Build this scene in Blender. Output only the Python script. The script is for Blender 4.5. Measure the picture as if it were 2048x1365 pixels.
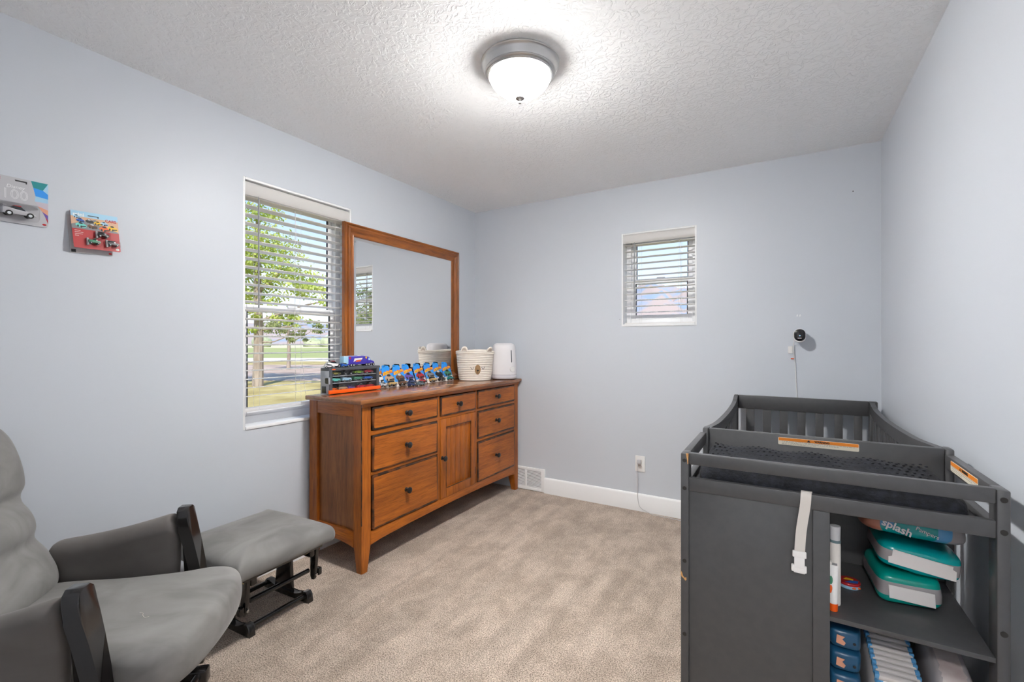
import bpy, bmesh, math, random
from mathutils import Vector, Matrix, Euler

# ------------------------------------------------------------------ camera, world, light, exposure
scene = bpy.context.scene
for o in list(bpy.data.objects):
    bpy.data.objects.remove(o)
COL = scene.collection
R = math.radians
CAMZ = 1.252
cam_data = bpy.data.cameras.new('camera')
cam_data.sensor_width = 36.0
cam_data.lens = 16.0
cam_data.shift_y = 3.5 / 2048
cam_data.clip_start = 0.02
cam_data.clip_end = 3000
cam = bpy.data.objects.new('camera', cam_data)
COL.objects.link(cam)
cam.location = (0, 0, CAMZ)
cam.rotation_euler = (R(90), 0, R(30.68))
scene.camera = cam

world = bpy.data.worlds.new('world')
scene.world = world
world.use_nodes = True
wn = world.node_tree
wn.nodes.clear()
w_out = wn.nodes.new('ShaderNodeOutputWorld')
w_bg = wn.nodes.new('ShaderNodeBackground')
w_co = wn.nodes.new('ShaderNodeTexCoord')
w_sep = wn.nodes.new('ShaderNodeSeparateXYZ')
w_rmp = wn.nodes.new('ShaderNodeValToRGB')
cr = w_rmp.color_ramp
cr.elements[0].position = 0.0
cr.elements[0].color = (0.90, 0.93, 0.97, 1)
cr.elements[1].position = 1.0
cr.elements[1].color = (0.16, 0.36, 0.80, 1)
for p, c in ((0.10, (0.78, 0.88, 1.0, 1)), (0.32, (0.30, 0.52, 0.85, 1))):
    e = cr.elements.new(p)
    e.color = c
wn.links.new(w_co.outputs['Generated'], w_sep.inputs[0])
wn.links.new(w_sep.outputs['Z'], w_rmp.inputs[0])
wn.links.new(w_rmp.outputs[0], w_bg.inputs[0])
w_bg.inputs[1].default_value = 1.4
wn.links.new(w_bg.outputs[0], w_out.inputs[0])

sun_d = bpy.data.lights.new('sun', 'SUN')
sun_d.energy = 6.0
sun_d.angle = R(0.6)
sun_d.color = (1.0, 0.95, 0.86)
sun = bpy.data.objects.new('sun', sun_d)
COL.objects.link(sun)
sun.rotation_euler = (R(42), R(0), R(40))     # from behind the house, high

scene.view_settings.view_transform = 'Standard'
scene.view_settings.look = 'None'
scene.view_settings.gamma = 1.0
scene.view_settings.use_curve_mapping = False
scene.view_settings.exposure = 0.03
scene.cycles.sample_clamp_indirect = 40.0
scene.cycles.blur_glossy = 0.1
LAMP_SIDE, LAMP_BOTTOM = 46.0, 590.0      # glow shaped by normal: downward faces emit more, to spare the ceiling

# ------------------------------------------------------------------ room dimensions (metres)
XL, XR, YB, YF, ZC = -2.413, 0.502, 3.405, -0.20, 2.44
random.seed(7)


# ------------------------------------------------------------------ materials
def _nodes(name):
    m = bpy.data.materials.new(name)
    m.use_nodes = True
    nt = m.node_tree
    b = nt.nodes['Principled BSDF']
    return m, nt, b


def mat(name, col, rough=0.5, metal=0.0, spec=0.5, col2=None, scale=20.0, stretch=(1, 1, 1), detail=4.0,
        bump=0.0, bscale=None, bdist=0.002, lo=0.35, hi=0.65, coat=0.0, sheen=0.0, emit=0.0, coords='Object', distort=0.0):
    m, nt, b = _nodes(name)
    b.inputs['Base Color'].default_value = (*col, 1)
    b.inputs['Roughness'].default_value = rough
    b.inputs['Metallic'].default_value = metal
    b.inputs['Specular IOR Level'].default_value = spec
    b.inputs['Coat Weight'].default_value = coat
    b.inputs['Coat Roughness'].default_value = 0.15
    b.inputs['Sheen Weight'].default_value = sheen
    if emit:
        b.inputs['Emission Color'].default_value = (*col, 1)
        b.inputs['Emission Strength'].default_value = emit
    if col2 is not None or bump:
        tc = nt.nodes.new('ShaderNodeTexCoord')
        mp = nt.nodes.new('ShaderNodeMapping')
        mp.inputs['Scale'].default_value = stretch
        nt.links.new(tc.outputs[coords], mp.inputs[0])
        if col2 is not None:
            n = nt.nodes.new('ShaderNodeTexNoise')
            n.inputs['Scale'].default_value = scale
            n.inputs['Detail'].default_value = detail
            n.inputs['Distortion'].default_value = distort
            nt.links.new(mp.outputs[0], n.inputs['Vector'])
            r = nt.nodes.new('ShaderNodeValToRGB')
            r.color_ramp.elements[0].position = lo
            r.color_ramp.elements[0].color = (*col, 1)
            r.color_ramp.elements[1].position = hi
            r.color_ramp.elements[1].color = (*col2, 1)
            nt.links.new(n.outputs['Fac'], r.inputs[0])
            nt.links.new(r.outputs[0], b.inputs['Base Color'])
        if bump:
            n2 = nt.nodes.new('ShaderNodeTexNoise')
            n2.inputs['Scale'].default_value = bscale or scale
            n2.inputs['Detail'].default_value = detail
            nt.links.new(mp.outputs[0], n2.inputs['Vector'])
            bp = nt.nodes.new('ShaderNodeBump')
            bp.inputs['Strength'].default_value = bump
            bp.inputs['Distance'].default_value = bdist
            nt.links.new(n2.outputs['Fac'], bp.inputs['Height'])
            nt.links.new(bp.outputs[0], b.inputs['Normal'])
    return m


def wood(name, base, dark, axis, rough=0.42, scale=1.0, coat=0.06):
    """oak with grain running along one axis"""
    m, nt, b = _nodes(name)
    tc = nt.nodes.new('ShaderNodeTexCoord')
    mp = nt.nodes.new('ShaderNodeMapping')
    s = [26.0 * scale] * 3
    s[axis] = 1.7 * scale
    mp.inputs['Scale'].default_value = s
    nt.links.new(tc.outputs['Object'], mp.inputs[0])
    n = nt.nodes.new('ShaderNodeTexNoise')
    n.inputs['Scale'].default_value = 1.0
    n.inputs['Detail'].default_value = 6
    n.inputs['Roughness'].default_value = 0.62
    n.inputs['Distortion'].default_value = 0.9
    nt.links.new(mp.outputs[0], n.inputs['Vector'])
    r = nt.nodes.new('ShaderNodeValToRGB')
    r.color_ramp.elements[0].position = 0.30
    r.color_ramp.elements[0].color = (*dark, 1)
    r.color_ramp.elements[1].position = 0.62
    r.color_ramp.elements[1].color = (*base, 1)
    nt.links.new(n.outputs['Fac'], r.inputs[0])
    # fine pores
    mp2 = nt.nodes.new('ShaderNodeMapping')
    s2 = [420.0 * scale] * 3
    s2[axis] = 14.0 * scale
    mp2.inputs['Scale'].default_value = s2
    nt.links.new(tc.outputs['Object'], mp2.inputs[0])
    n2 = nt.nodes.new('ShaderNodeTexNoise')
    n2.inputs['Scale'].default_value = 1.0
    n2.inputs['Detail'].default_value = 2
    nt.links.new(mp2.outputs[0], n2.inputs['Vector'])
    r2 = nt.nodes.new('ShaderNodeValToRGB')
    r2.color_ramp.elements[0].position = 0.36
    r2.color_ramp.elements[0].color = (0.62, 0.62, 0.62, 1)
    r2.color_ramp.elements[1].position = 0.52
    r2.color_ramp.elements[1].color = (1, 1, 1, 1)
    nt.links.new(n2.outputs['Fac'], r2.inputs[0])
    # slow tone drift between boards
    n3 = nt.nodes.new('ShaderNodeTexNoise')
    n3.inputs['Scale'].default_value = 3.5
    n3.inputs['Detail'].default_value = 1
    nt.links.new(tc.outputs['Object'], n3.inputs['Vector'])
    r3 = nt.nodes.new('ShaderNodeValToRGB')
    r3.color_ramp.elements[0].position = 0.3
    r3.color_ramp.elements[0].color = (0.78, 0.76, 0.74, 1)
    r3.color_ramp.elements[1].position = 0.7
    r3.color_ramp.elements[1].color = (1.12, 1.1, 1.06, 1)
    nt.links.new(n3.outputs['Fac'], r3.inputs[0])
    mx = nt.nodes.new('ShaderNodeMix')
    mx.data_type = 'RGBA'
    mx.blend_type = 'MULTIPLY'
    mx.inputs[0].default_value = 1.0
    nt.links.new(r.outputs[0], mx.inputs[6])
    nt.links.new(r2.outputs[0], mx.inputs[7])
    mx2 = nt.nodes.new('ShaderNodeMix')
    mx2.data_type = 'RGBA'
    mx2.blend_type = 'MULTIPLY'
    mx2.inputs[0].default_value = 1.0
    nt.links.new(mx.outputs[2], mx2.inputs[6])
    nt.links.new(r3.outputs[0], mx2.inputs[7])
    nt.links.new(mx2.outputs[2], b.inputs['Base Color'])
    b.inputs['Roughness'].default_value = rough
    b.inputs['Coat Weight'].default_value = coat
    b.inputs['Coat Roughness'].default_value = 0.2
    bp = nt.nodes.new('ShaderNodeBump')
    bp.inputs['Strength'].default_value = 0.25
    bp.inputs['Distance'].default_value = 0.0006
    nt.links.new(n2.outputs['Fac'], bp.inputs['Height'])
    nt.links.new(bp.outputs[0], b.inputs['Normal'])
    return m


def clear_plastic(name, tint=(1, 1, 1), gloss=0.10, rough=0.05):
    m = bpy.data.materials.new(name)
    m.use_nodes = True
    nt = m.node_tree
    nt.nodes.clear()
    out = nt.nodes.new('ShaderNodeOutputMaterial')
    tr = nt.nodes.new('ShaderNodeBsdfTransparent')
    tr.inputs[0].default_value = (*tint, 1)
    gl = nt.nodes.new('ShaderNodeBsdfGlossy')
    gl.inputs['Roughness'].default_value = rough
    fr = nt.nodes.new('ShaderNodeLayerWeight')
    fr.inputs[0].default_value = 0.5
    pw = nt.nodes.new('ShaderNodeMath')
    pw.operation = 'POWER'
    pw.inputs[1].default_value = 4.0
    nt.links.new(fr.outputs['Facing'], pw.inputs[0])
    ad = nt.nodes.new('ShaderNodeMath')
    ad.operation = 'MULTIPLY_ADD'
    ad.inputs[1].default_value = gloss * 4
    ad.inputs[2].default_value = gloss * 0.3
    nt.links.new(pw.outputs[0], ad.inputs[0])
    mx = nt.nodes.new('ShaderNodeMixShader')
    nt.links.new(ad.outputs[0], mx.inputs[0])
    nt.links.new(tr.outputs[0], mx.inputs[1])
    nt.links.new(gl.outputs[0], mx.inputs[2])
    nt.links.new(mx.outputs[0], out.inputs[0])
    return m


M = {}
M['wall'] = mat('wall_paint', (0.595, 0.630, 0.685), 0.42, spec=0.35, bump=0.12, bscale=140, bdist=0.001, detail=3)
M['trim'] = mat('trim_paint', (0.84, 0.85, 0.86), 0.4)
M['vinyl'] = mat('white_vinyl', (0.92, 0.92, 0.93), 0.35)
M['slat'] = mat('blind_slat_white', (0.90, 0.89, 0.88), 0.38)
_nt = M['slat'].node_tree
_tl = _nt.nodes.new('ShaderNodeBsdfTranslucent')
_tl.inputs[0].default_value = (0.92, 0.91, 0.90, 1)
_ms = _nt.nodes.new('ShaderNodeMixShader')
_ms.inputs[0].default_value = 0.5
_nt.links.new(_nt.nodes['Principled BSDF'].outputs[0], _ms.inputs[1])
_nt.links.new(_tl.outputs[0], _ms.inputs[2])
_nt.links.new(_ms.outputs[0], _nt.nodes['Material Output'].inputs[0])
M['grey_rod'] = mat('grey_wand', (0.30, 0.31, 0.32), 0.35)
M['cord'] = mat('blind_cord', (0.70, 0.68, 0.64), 0.8)
M['shade_line'] = mat('dark_shade_line', (0.03, 0.035, 0.045), 0.7)
M['glass'] = clear_plastic('window_glass', (0.985, 0.99, 0.99), 0.002, 0.0)
M['clear'] = clear_plastic('clear_plastic', (0.95, 0.95, 0.95), 0.10, 0.06)
M['nickel'] = mat('brushed_nickel', (0.60, 0.59, 0.58), 0.34, metal=1.0)
M['dark_nickel'] = mat('dark_nickel', (0.20, 0.195, 0.19), 0.5, metal=1.0)
M['steel'] = mat('steel', (0.6, 0.6, 0.6), 0.25, metal=1.0)
M['brass'] = mat('brass', (0.55, 0.42, 0.18), 0.3, metal=1.0)
M['iron'] = mat('black_iron', (0.012, 0.012, 0.013), 0.28)
M['black_wood'] = mat('black_lacquer_wood', (0.010, 0.009, 0.009), 0.22, coat=0.5)
M['brown_wood'] = mat('espresso_wood', (0.030, 0.020, 0.017), 0.25, coat=0.5, col2=(0.022, 0.014, 0.012), scale=6, stretch=(8, 8, 1))
M['crib'] = mat('charcoal_paint', (0.068, 0.068, 0.071), 0.38, col2=(0.075, 0.075, 0.078), scale=40, bump=0.05, bscale=300, bdist=0.0005)
M['bolt'] = mat('dark_bolt', (0.045, 0.042, 0.04), 0.35, metal=0.6)
M['chip'] = mat('bare_wood_chip', (0.62, 0.27, 0.07), 0.6, col2=(0.70, 0.40, 0.16), scale=120)
M['minky'] = mat('minky_charcoal', (0.007, 0.008, 0.010), 0.8, col2=(0.016, 0.018, 0.025), scale=60, sheen=0.06, spec=0.2, bump=0.5, bscale=160, bdist=0.004)
M['web'] = mat('strap_webbing', (0.66, 0.62, 0.58), 0.8, bump=0.4, bscale=700, bdist=0.0006)
M['white_pl'] = mat('white_plastic', (0.82, 0.81, 0.80), 0.3)
M['humid'] = mat('pearl_white_plastic', (0.80, 0.78, 0.80), 0.28)
M['humid_base'] = mat('grey_white_plastic', (0.68, 0.67, 0.72), 0.3)
M['tank'] = mat('dark_tank_window', (0.05, 0.065, 0.08), 0.15)
M['black_pl'] = mat('black_plastic', (0.008, 0.008, 0.009), 0.25)
M['grey_pl'] = mat('grey_plastic', (0.07, 0.078, 0.09), 0.35)
M['lt_grey_pl'] = mat('light_grey_plastic', (0.34, 0.36, 0.40), 0.35, col2=(0.44, 0.46, 0.49), scale=25)
M['orange_pl'] = mat('orange_plastic', (0.90, 0.11, 0.005), 0.3)
M['rope'] = mat('cotton_rope', (0.86, 0.80, 0.71), 0.9, col2=(0.90, 0.85, 0.77), scale=30, bump=0.5, bscale=400, bdist=0.001)
M['rope_in'] = mat('ear_lining', (0.56, 0.48, 0.40), 0.9)
M['muzzle'] = mat('muzzle_felt', (0.36, 0.22, 0.11), 0.95, col2=(0.42, 0.27, 0.14), scale=80)
M['thread'] = mat('black_thread', (0.012, 0.01, 0.01), 0.8)
M['tyre'] = mat('toy_tyre', (0.012, 0.012, 0.012), 0.5)
M['chrome'] = mat('toy_chrome', (0.75, 0.75, 0.76), 0.15, metal=1.0)
M['toyglass'] = mat('toy_window', (0.02, 0.025, 0.03), 0.1)
M['dresser_dark'] = mat('dark_edge_stain', (0.026, 0.010, 0.004), 0.35, col2=(0.20, 0.058, 0.012), scale=16, stretch=(1, 1, 1), lo=0.46, hi=0.68, coat=0.1)
WB, WD = (0.50, 0.145, 0.012), (0.30, 0.076, 0.006)
M['oak_x'] = wood('oak_grain_depth', WB, WD, 0)
M['oak_y'] = wood('oak_grain_length', WB, WD, 1)
M['oak_z'] = wood('oak_grain_vertical', WB, WD, 2)
M['oak_side'] = wood('oak_side_panel', (0.36, 0.125, 0.026), (0.20, 0.062, 0.011), 2)
M['oak_top'] = wood('oak_top', (0.35, 0.135, 0.046), (0.23, 0.082, 0.024), 1, rough=0.22, coat=0.5)
M['worn'] = mat('worn_finish', (0.60, 0.38, 0.20), 0.45)
M['orange_print'] = mat('warning_orange', (0.82, 0.25, 0.02), 0.5)
M['cream_print'] = mat('sticker_cream', (0.74, 0.68, 0.56), 0.5)
M['ink'] = mat('black_ink', (0.01, 0.01, 0.01), 0.5)
M['grey_ink'] = mat('grey_ink', (0.22, 0.20, 0.18), 0.6)
PAL = {'red': (0.45, 0.015, 0.02), 'crimson': (0.55, 0.02, 0.05), 'orange': (0.80, 0.12, 0.01), 'yellow': (0.85, 0.52, 0.01),
       'lime': (0.35, 0.62, 0.05), 'green': (0.05, 0.24, 0.14), 'teal': (0.01, 0.27, 0.29), 'turquoise': (0.15, 0.62, 0.55),
       'skyblue': (0.36, 0.62, 0.80), 'blue': (0.02, 0.12, 0.50), 'cardblue': (0.02, 0.30, 0.85), 'royal': (0.05, 0.035, 0.40), 'purple': (0.14, 0.08, 0.38),
       'tan': (0.48, 0.33, 0.22), 'white': (0.82, 0.82, 0.83), 'grey': (0.22, 0.22, 0.23), 'lightgrey': (0.55, 0.55, 0.57), 'black': (0.012, 0.012, 0.014),
       'olive': (0.42, 0.40, 0.08), 'navy': (0.02, 0.04, 0.12), 'slate': (0.12, 0.18, 0.20), 'silver': (0.50, 0.50, 0.53), 'gold': (0.55, 0.36, 0.12),
       'brown': (0.16, 0.07, 0.03), 'pink': (0.62, 0.10, 0.22), 'peach': (0.72, 0.34, 0.22), 'sand': (0.66, 0.40, 0.26), 'cream': (0.78, 0.74, 0.70), 'mauve': (0.55, 0.50, 0.58)}


def C(n):
    k = 'c_' + n
    if k not in M:
        M[k] = mat('plain_' + n, PAL[n], 0.35)
    return M[k]


# ceiling: knock-down plaster
def ceiling_mat():
    m, nt, b = _nodes('knockdown_plaster')
    b.inputs['Base Color'].default_value = (0.94, 0.955, 0.965, 1)
    b.inputs['Roughness'].default_value = 0.5
    tc = nt.nodes.new('ShaderNodeTexCoord')
    n = nt.nodes.new('ShaderNodeTexNoise')
    n.inputs['Scale'].default_value = 26
    n.inputs['Detail'].default_value = 5
    n.inputs['Roughness'].default_value = 0.55
    n.inputs['Distortion'].default_value = 1.6
    nt.links.new(tc.outputs['Object'], n.inputs['Vector'])
    r = nt.nodes.new('ShaderNodeValToRGB')
    r.color_ramp.elements[0].position = 0.46
    r.color_ramp.elements[1].position = 0.56
    nt.links.new(n.outputs['Fac'], r.inputs[0])
    n2 = nt.nodes.new('ShaderNodeTexNoise')
    n2.inputs['Scale'].default_value = 90
    n2.inputs['Detail'].default_value = 3
    nt.links.new(tc.outputs['Object'], n2.inputs['Vector'])
    ad = nt.nodes.new('ShaderNodeMath')
    ad.operation = 'MULTIPLY_ADD'
    ad.inputs[1].default_value = 0.35
    nt.links.new(n2.outputs['Fac'], ad.inputs[0])
    nt.links.new(r.outputs[0], ad.inputs[2])
    bp = nt.nodes.new('ShaderNodeBump')
    bp.inputs['Strength'].default_value = 0.55
    bp.inputs['Distance'].default_value = 0.004
    nt.links.new(ad.outputs[0], bp.inputs['Height'])
    nt.links.new(bp.outputs[0], b.inputs['Normal'])
    return m


M['ceiling'] = ceiling_mat()


def carpet_mat():
    m, nt, b = _nodes('beige_carpet')
    b.inputs['Roughness'].default_value = 0.95
    b.inputs['Specular IOR Level'].default_value = 0.1
    b.inputs['Sheen Weight'].default_value = 0.15
    tc = nt.nodes.new('ShaderNodeTexCoord')

    def noise(scale, detail, stretch=(1, 1, 1), dist=0.0, rough=0.5):
        mp = nt.nodes.new('ShaderNodeMapping')
        mp.inputs['Scale'].default_value = stretch
        nt.links.new(tc.outputs['Object'], mp.inputs[0])
        n = nt.nodes.new('ShaderNodeTexNoise')
        n.inputs['Scale'].default_value = scale
        n.inputs['Detail'].default_value = detail
        n.inputs['Distortion'].default_value = dist
        n.inputs['Roughness'].default_value = rough
        nt.links.new(mp.outputs[0], n.inputs['Vector'])
        return n

    def ramp(src, p0, c0, p1, c1):
        r = nt.nodes.new('ShaderNodeValToRGB')
        r.color_ramp.elements[0].position = p0
        r.color_ramp.elements[0].color = (*c0, 1)
        r.color_ramp.elements[1].position = p1
        r.color_ramp.elements[1].color = (*c1, 1)
        nt.links.new(src, r.inputs[0])
        return r

    def mul(a, c):
        x = nt.nodes.new('ShaderNodeMix')
        x.data_type = 'RGBA'
        x.blend_type = 'MULTIPLY'
        x.inputs[0].default_value = 1.0
        nt.links.new(a, x.inputs[6])
        nt.links.new(c, x.inputs[7])
        return x.outputs[2]
    n_f = noise(210, 2, rough=0.75)
    base = ramp(n_f.outputs['Fac'], 0.36, (0.140, 0.106, 0.080), 0.62, (0.73, 0.612, 0.508))
    n_m = noise(6.5, 10, (1.0, 0.70, 1), 0.2, 0.72)          # brushed pile: patches where the pile leans the other way
    pile = ramp(n_m.outputs['Fac'], 0.42, (0.83, 0.81, 0.80), 0.60, (1.12, 1.12, 1.13))
    n_s = noise(9.0, 2, (1.0, 0.10, 1), 0.2)                 # vacuum stripes
    strip = ramp(n_s.outputs['Fac'], 0.40, (0.91, 0.91, 0.91), 0.60, (1.07, 1.07, 1.07))
    c = mul(mul(base.outputs[0], pile.outputs[0]), strip.outputs[0])
    nt.links.new(c, b.inputs['Base Color'])
    bp = nt.nodes.new('ShaderNodeBump')
    bp.inputs['Strength'].default_value = 0.8
    bp.inputs['Distance'].default_value = 0.006
    nt.links.new(n_f.outputs['Fac'], bp.inputs['Height'])
    nt.links.new(bp.outputs[0], b.inputs['Normal'])
    return m


M['carpet'] = carpet_mat()


def suede_mat(name, c0, c1, sc):
    m, nt, b = _nodes(name)
    b.inputs['Roughness'].default_value = 0.85
    b.inputs['Specular IOR Level'].default_value = 0.25
    b.inputs['Sheen Weight'].default_value = 0.25
    b.inputs['Sheen Roughness'].default_value = 0.4
    tc = nt.nodes.new('ShaderNodeTexCoord')
    mp = nt.nodes.new('ShaderNodeMapping')
    mp.inputs['Scale'].default_value = (1.0, 0.5, 1.0)
    mp.inputs['Rotation'].default_value = (0, 0, 0.6)
    nt.links.new(tc.outputs['Object'], mp.inputs[0])
    n = nt.nodes.new('ShaderNodeTexNoise')
    n.inputs['Scale'].default_value = sc
    n.inputs['Detail'].default_value = 5
    n.inputs['Distortion'].default_value = 0.8
    nt.links.new(mp.outputs[0], n.inputs['Vector'])
    r = nt.nodes.new('ShaderNodeValToRGB')
    r.color_ramp.elements[0].position = 0.28
    r.color_ramp.elements[0].color = (*c0, 1)
    r.color_ramp.elements[1].position = 0.74
    r.color_ramp.elements[1].color = (*c1, 1)
    nt.links.new(n.outputs['Fac'], r.inputs[0])
    nt.links.new(r.outputs[0], b.inputs['Base Color'])
    bp = nt.nodes.new('ShaderNodeBump')
    bp.inputs['Strength'].default_value = 0.2
    bp.inputs['Distance'].default_value = 0.004
    nt.links.new(n.outputs['Fac'], bp.inputs['Height'])
    nt.links.new(bp.outputs[0], b.inputs['Normal'])
    return m


M['suede'] = suede_mat('grey_suede', (0.160, 0.155, 0.150), (0.290, 0.283, 0.276), 7.0)
M['suede_shaded'] = suede_mat('grey_suede_shaded', (0.118, 0.108, 0.101), (0.180, 0.167, 0.158), 6.0)  # darker copy of the suede: shade put into the arm pads' colour

# mirror glass and lamp glass
M['mirror'] = mat('mirror_silver', (0.86, 0.87, 0.87), 0.0, metal=1.0)
_m, _nt, _b = _nodes('lit_frosted_glass')
_b.inputs['Base Color'].default_value = (0.9, 0.9, 0.9, 1)
_b.inputs['Emission Color'].default_value = (1.0, 0.975, 0.945, 1)
_tc = _nt.nodes.new('ShaderNodeTexCoord')
_sp = _nt.nodes.new('ShaderNodeSeparateXYZ')
_nt.links.new(_tc.outputs['Normal'], _sp.inputs[0])
_mr = _nt.nodes.new('ShaderNodeMapRange')
_mr.interpolation_type = 'SMOOTHSTEP'
for _i, _v in ((1, -0.62), (2, -0.98), (3, LAMP_SIDE), (4, LAMP_BOTTOM)):
    _mr.inputs[_i].default_value = _v
_nt.links.new(_sp.outputs['Z'], _mr.inputs[0])
_nt.links.new(_mr.outputs[0], _b.inputs['Emission Strength'])
M['lampglass'] = _m


# ------------------------------------------------------------------ geometry helpers
class MB:
    """collects shapes into one bmesh; every shape may take a material slot index"""

    def __init__(self):
        self.bm = bmesh.new()

    def _add(self, verts, faces, mi=0, mtx=None):
        vs = [self.bm.verts.new((mtx @ Vector(v)) if mtx is not None else v) for v in verts]
        out = []
        for f in faces:
            try:
                fc = self.bm.faces.new([vs[i] for i in f])
                fc.material_index = mi
                out.append(fc)
            except ValueError:
                pass
        return vs, out

    def box(self, a, b, bev=0.0, mi=0, seg=2, mtx=None):
        x0, y0, z0 = [min(a[i], b[i]) for i in range(3)]
        x1, y1, z1 = [max(a[i], b[i]) for i in range(3)]
        v = [(x0, y0, z0), (x1, y0, z0), (x1, y1, z0), (x0, y1, z0), (x0, y0, z1), (x1, y0, z1), (x1, y1, z1), (x0, y1, z1)]
        f = [(0, 3, 2, 1), (4, 5, 6, 7), (0, 1, 5, 4), (1, 2, 6, 5), (2, 3, 7, 6), (3, 0, 4, 7)]
        vs, fs = self._add(v, f, mi, mtx)
        if bev > 0:
            es = list({e for fc in fs for e in fc.edges})
            bmesh.ops.bevel(self.bm, geom=es, offset=bev, segments=seg, profile=0.5, affect='EDGES', material=mi)
        return self

    def cyl(self, p0, p1, r0, r1=None, seg=16, mi=0, caps=True):
        r1 = r0 if r1 is None else r1
        p0, p1 = Vector(p0), Vector(p1)
        d = (p1 - p0).normalized()
        a = d.orthogonal().normalized()
        b = d.cross(a)
        v = []
        for p, r in ((p0, r0), (p1, r1)):
            for i in range(seg):
                t = 2 * math.pi * i / seg
                v.append(p + (a * math.cos(t) + b * math.sin(t)) * r)
        f = [(i, (i + 1) % seg, seg + (i + 1) % seg, seg + i) for i in range(seg)]
        if caps:
            f += [tuple(reversed(range(seg))), tuple(range(seg, 2 * seg))]
        self._add(v, f, mi)
        return self

    def tube(self, pts, r, seg=8, mi=0, caps=True):
        pts = [Vector(p) for p in pts]
        n = len(pts)
        rs = r if isinstance(r, (list, tuple)) else [r] * n
        v, f = [], []
        prev = None
        for i, p in enumerate(pts):
            t = (pts[min(i + 1, n - 1)] - pts[max(i - 1, 0)]).normalized()
            a = t.orthogonal().normalized() if prev is None else (prev - t * prev.dot(t)).normalized()
            prev = a
            b = t.cross(a)
            for k in range(seg):
                w = 2 * math.pi * k / seg
                v.append(p + (a * math.cos(w) + b * math.sin(w)) * rs[i])
        for i in range(n - 1):
            for k in range(seg):
                f.append((i * seg + k, i * seg + (k + 1) % seg, (i + 1) * seg + (k + 1) % seg, (i + 1) * seg + k))
        if caps:
            f += [tuple(reversed(range(seg))), tuple(range((n - 1) * seg, n * seg))]
        self._add(v, f, mi)
        return self

    def lathe(self, prof, seg=32, mi=0, mtx=None):
        """prof: list of (r, z) revolved about z"""
        v, f = [], []
        n = len(prof)
        for r, z in prof:
            for k in range(seg):
                t = 2 * math.pi * k / seg
                v.append((max(r, 1e-5) * math.cos(t), max(r, 1e-5) * math.sin(t), z))
        for i in range(n - 1):
            for k in range(seg):
                f.append((i * seg + k, i * seg + (k + 1) % seg, (i + 1) * seg + (k + 1) % seg, (i + 1) * seg + k))
        f.append(tuple(reversed(range(seg))))
        f.append(tuple(range((n - 1) * seg, n * seg)))
        self._add(v, f, mi, mtx)
        return self

    def prism(self, poly, d0, d1, axis='y', bev=0.0, mi=0, mtx=None, seg=2):
        """poly of 2-D points extruded along an axis: 'y': (x,z), 'x': (y,z), 'z': (x,y)"""
        def P(p, d):
            if axis == 'y':
                return (p[0], d, p[1])
            if axis == 'x':
                return (d, p[0], p[1])
            return (p[0], p[1], d)
        n = len(poly)
        v = [P(p, d0) for p in poly] + [P(p, d1) for p in poly]
        f = [tuple(range(n)), tuple(reversed(range(n, 2 * n)))] + [(i, n + i, n + (i + 1) % n, (i + 1) % n) for i in range(n)]
        vs, fs = self._add(v, f, mi, mtx)
        if bev > 0:
            es = list({e for fc in fs[:2] for e in fc.edges})
            bmesh.ops.bevel(self.bm, geom=es, offset=bev, segments=seg, profile=0.5, affect='EDGES', material=mi)
        return self

    def ball(self, c, r, seg=16, rings=10, mi=0, mtx=None):
        rr = r if isinstance(r, (list, tuple)) else (r, r, r)
        v, f = [], []
        for i in range(1, rings):
            a = math.pi * i / rings
            for k in range(seg):
                t = 2 * math.pi * k / seg
                v.append((c[0] + rr[0] * math.sin(a) * math.cos(t), c[1] + rr[1] * math.sin(a) * math.sin(t), c[2] + rr[2] * math.cos(a)))
        top = len(v)
        v.append((c[0], c[1], c[2] + rr[2]))
        v.append((c[0], c[1], c[2] - rr[2]))
        for i in range(rings - 2):
            for k in range(seg):
                f.append((i * seg + k, (i + 1) * seg + k, (i + 1) * seg + (k + 1) % seg, i * seg + (k + 1) % seg))
        for k in range(seg):
            f.append((top, k, (k + 1) % seg))
            f.append((top + 1, (rings - 2) * seg + (k + 1) % seg, (rings - 2) * seg + k))
        self._add(v, f, mi, mtx)
        return self

    def rings(self, rows, closed=True, cap=True, mi=0):
        """rows of equal-length point lists skinned together"""
        n = len(rows[0])
        v = [p for r in rows for p in r]
        f = []
        for i in range(len(rows) - 1):
            for k in range(n if closed else n - 1):
                f.append((i * n + k, i * n + (k + 1) % n, (i + 1) * n + (k + 1) % n, (i + 1) * n + k))
        if cap and closed:
            f.append(tuple(reversed(range(n))))
            f.append(tuple(range((len(rows) - 1) * n, len(rows) * n)))
        self._add(v, f, mi)
        return self

    def build(self, name, mats, parent=None, loc=None, rot=None, smooth=35, fix=True):
        bm = self.bm
        if fix:
            bmesh.ops.recalc_face_normals(bm, faces=bm.faces[:])
        me = bpy.data.meshes.new(name)
        bm.to_mesh(me)
        bm.free()
        for m_ in (mats if isinstance(mats, (list, tuple)) else [mats]):
            me.materials.append(m_)
        if smooth:
            me.polygons.foreach_set('use_smooth', [True] * len(me.polygons))
            me.set_sharp_from_angle(angle=R(smooth))
        o = bpy.data.objects.new(name, me)
        COL.objects.link(o)
        if parent is not None:
            o.parent = parent
        if loc is not None:
            o.location = loc
        if rot is not None:
            o.rotation_euler = rot
        return o


def tag(o, label, cat=None, group=None, kind=None):
    o['label'] = label
    if cat:
        o['category'] = cat
    if group:
        o['group'] = group
    if kind:
        o['kind'] = kind
    return o


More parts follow.
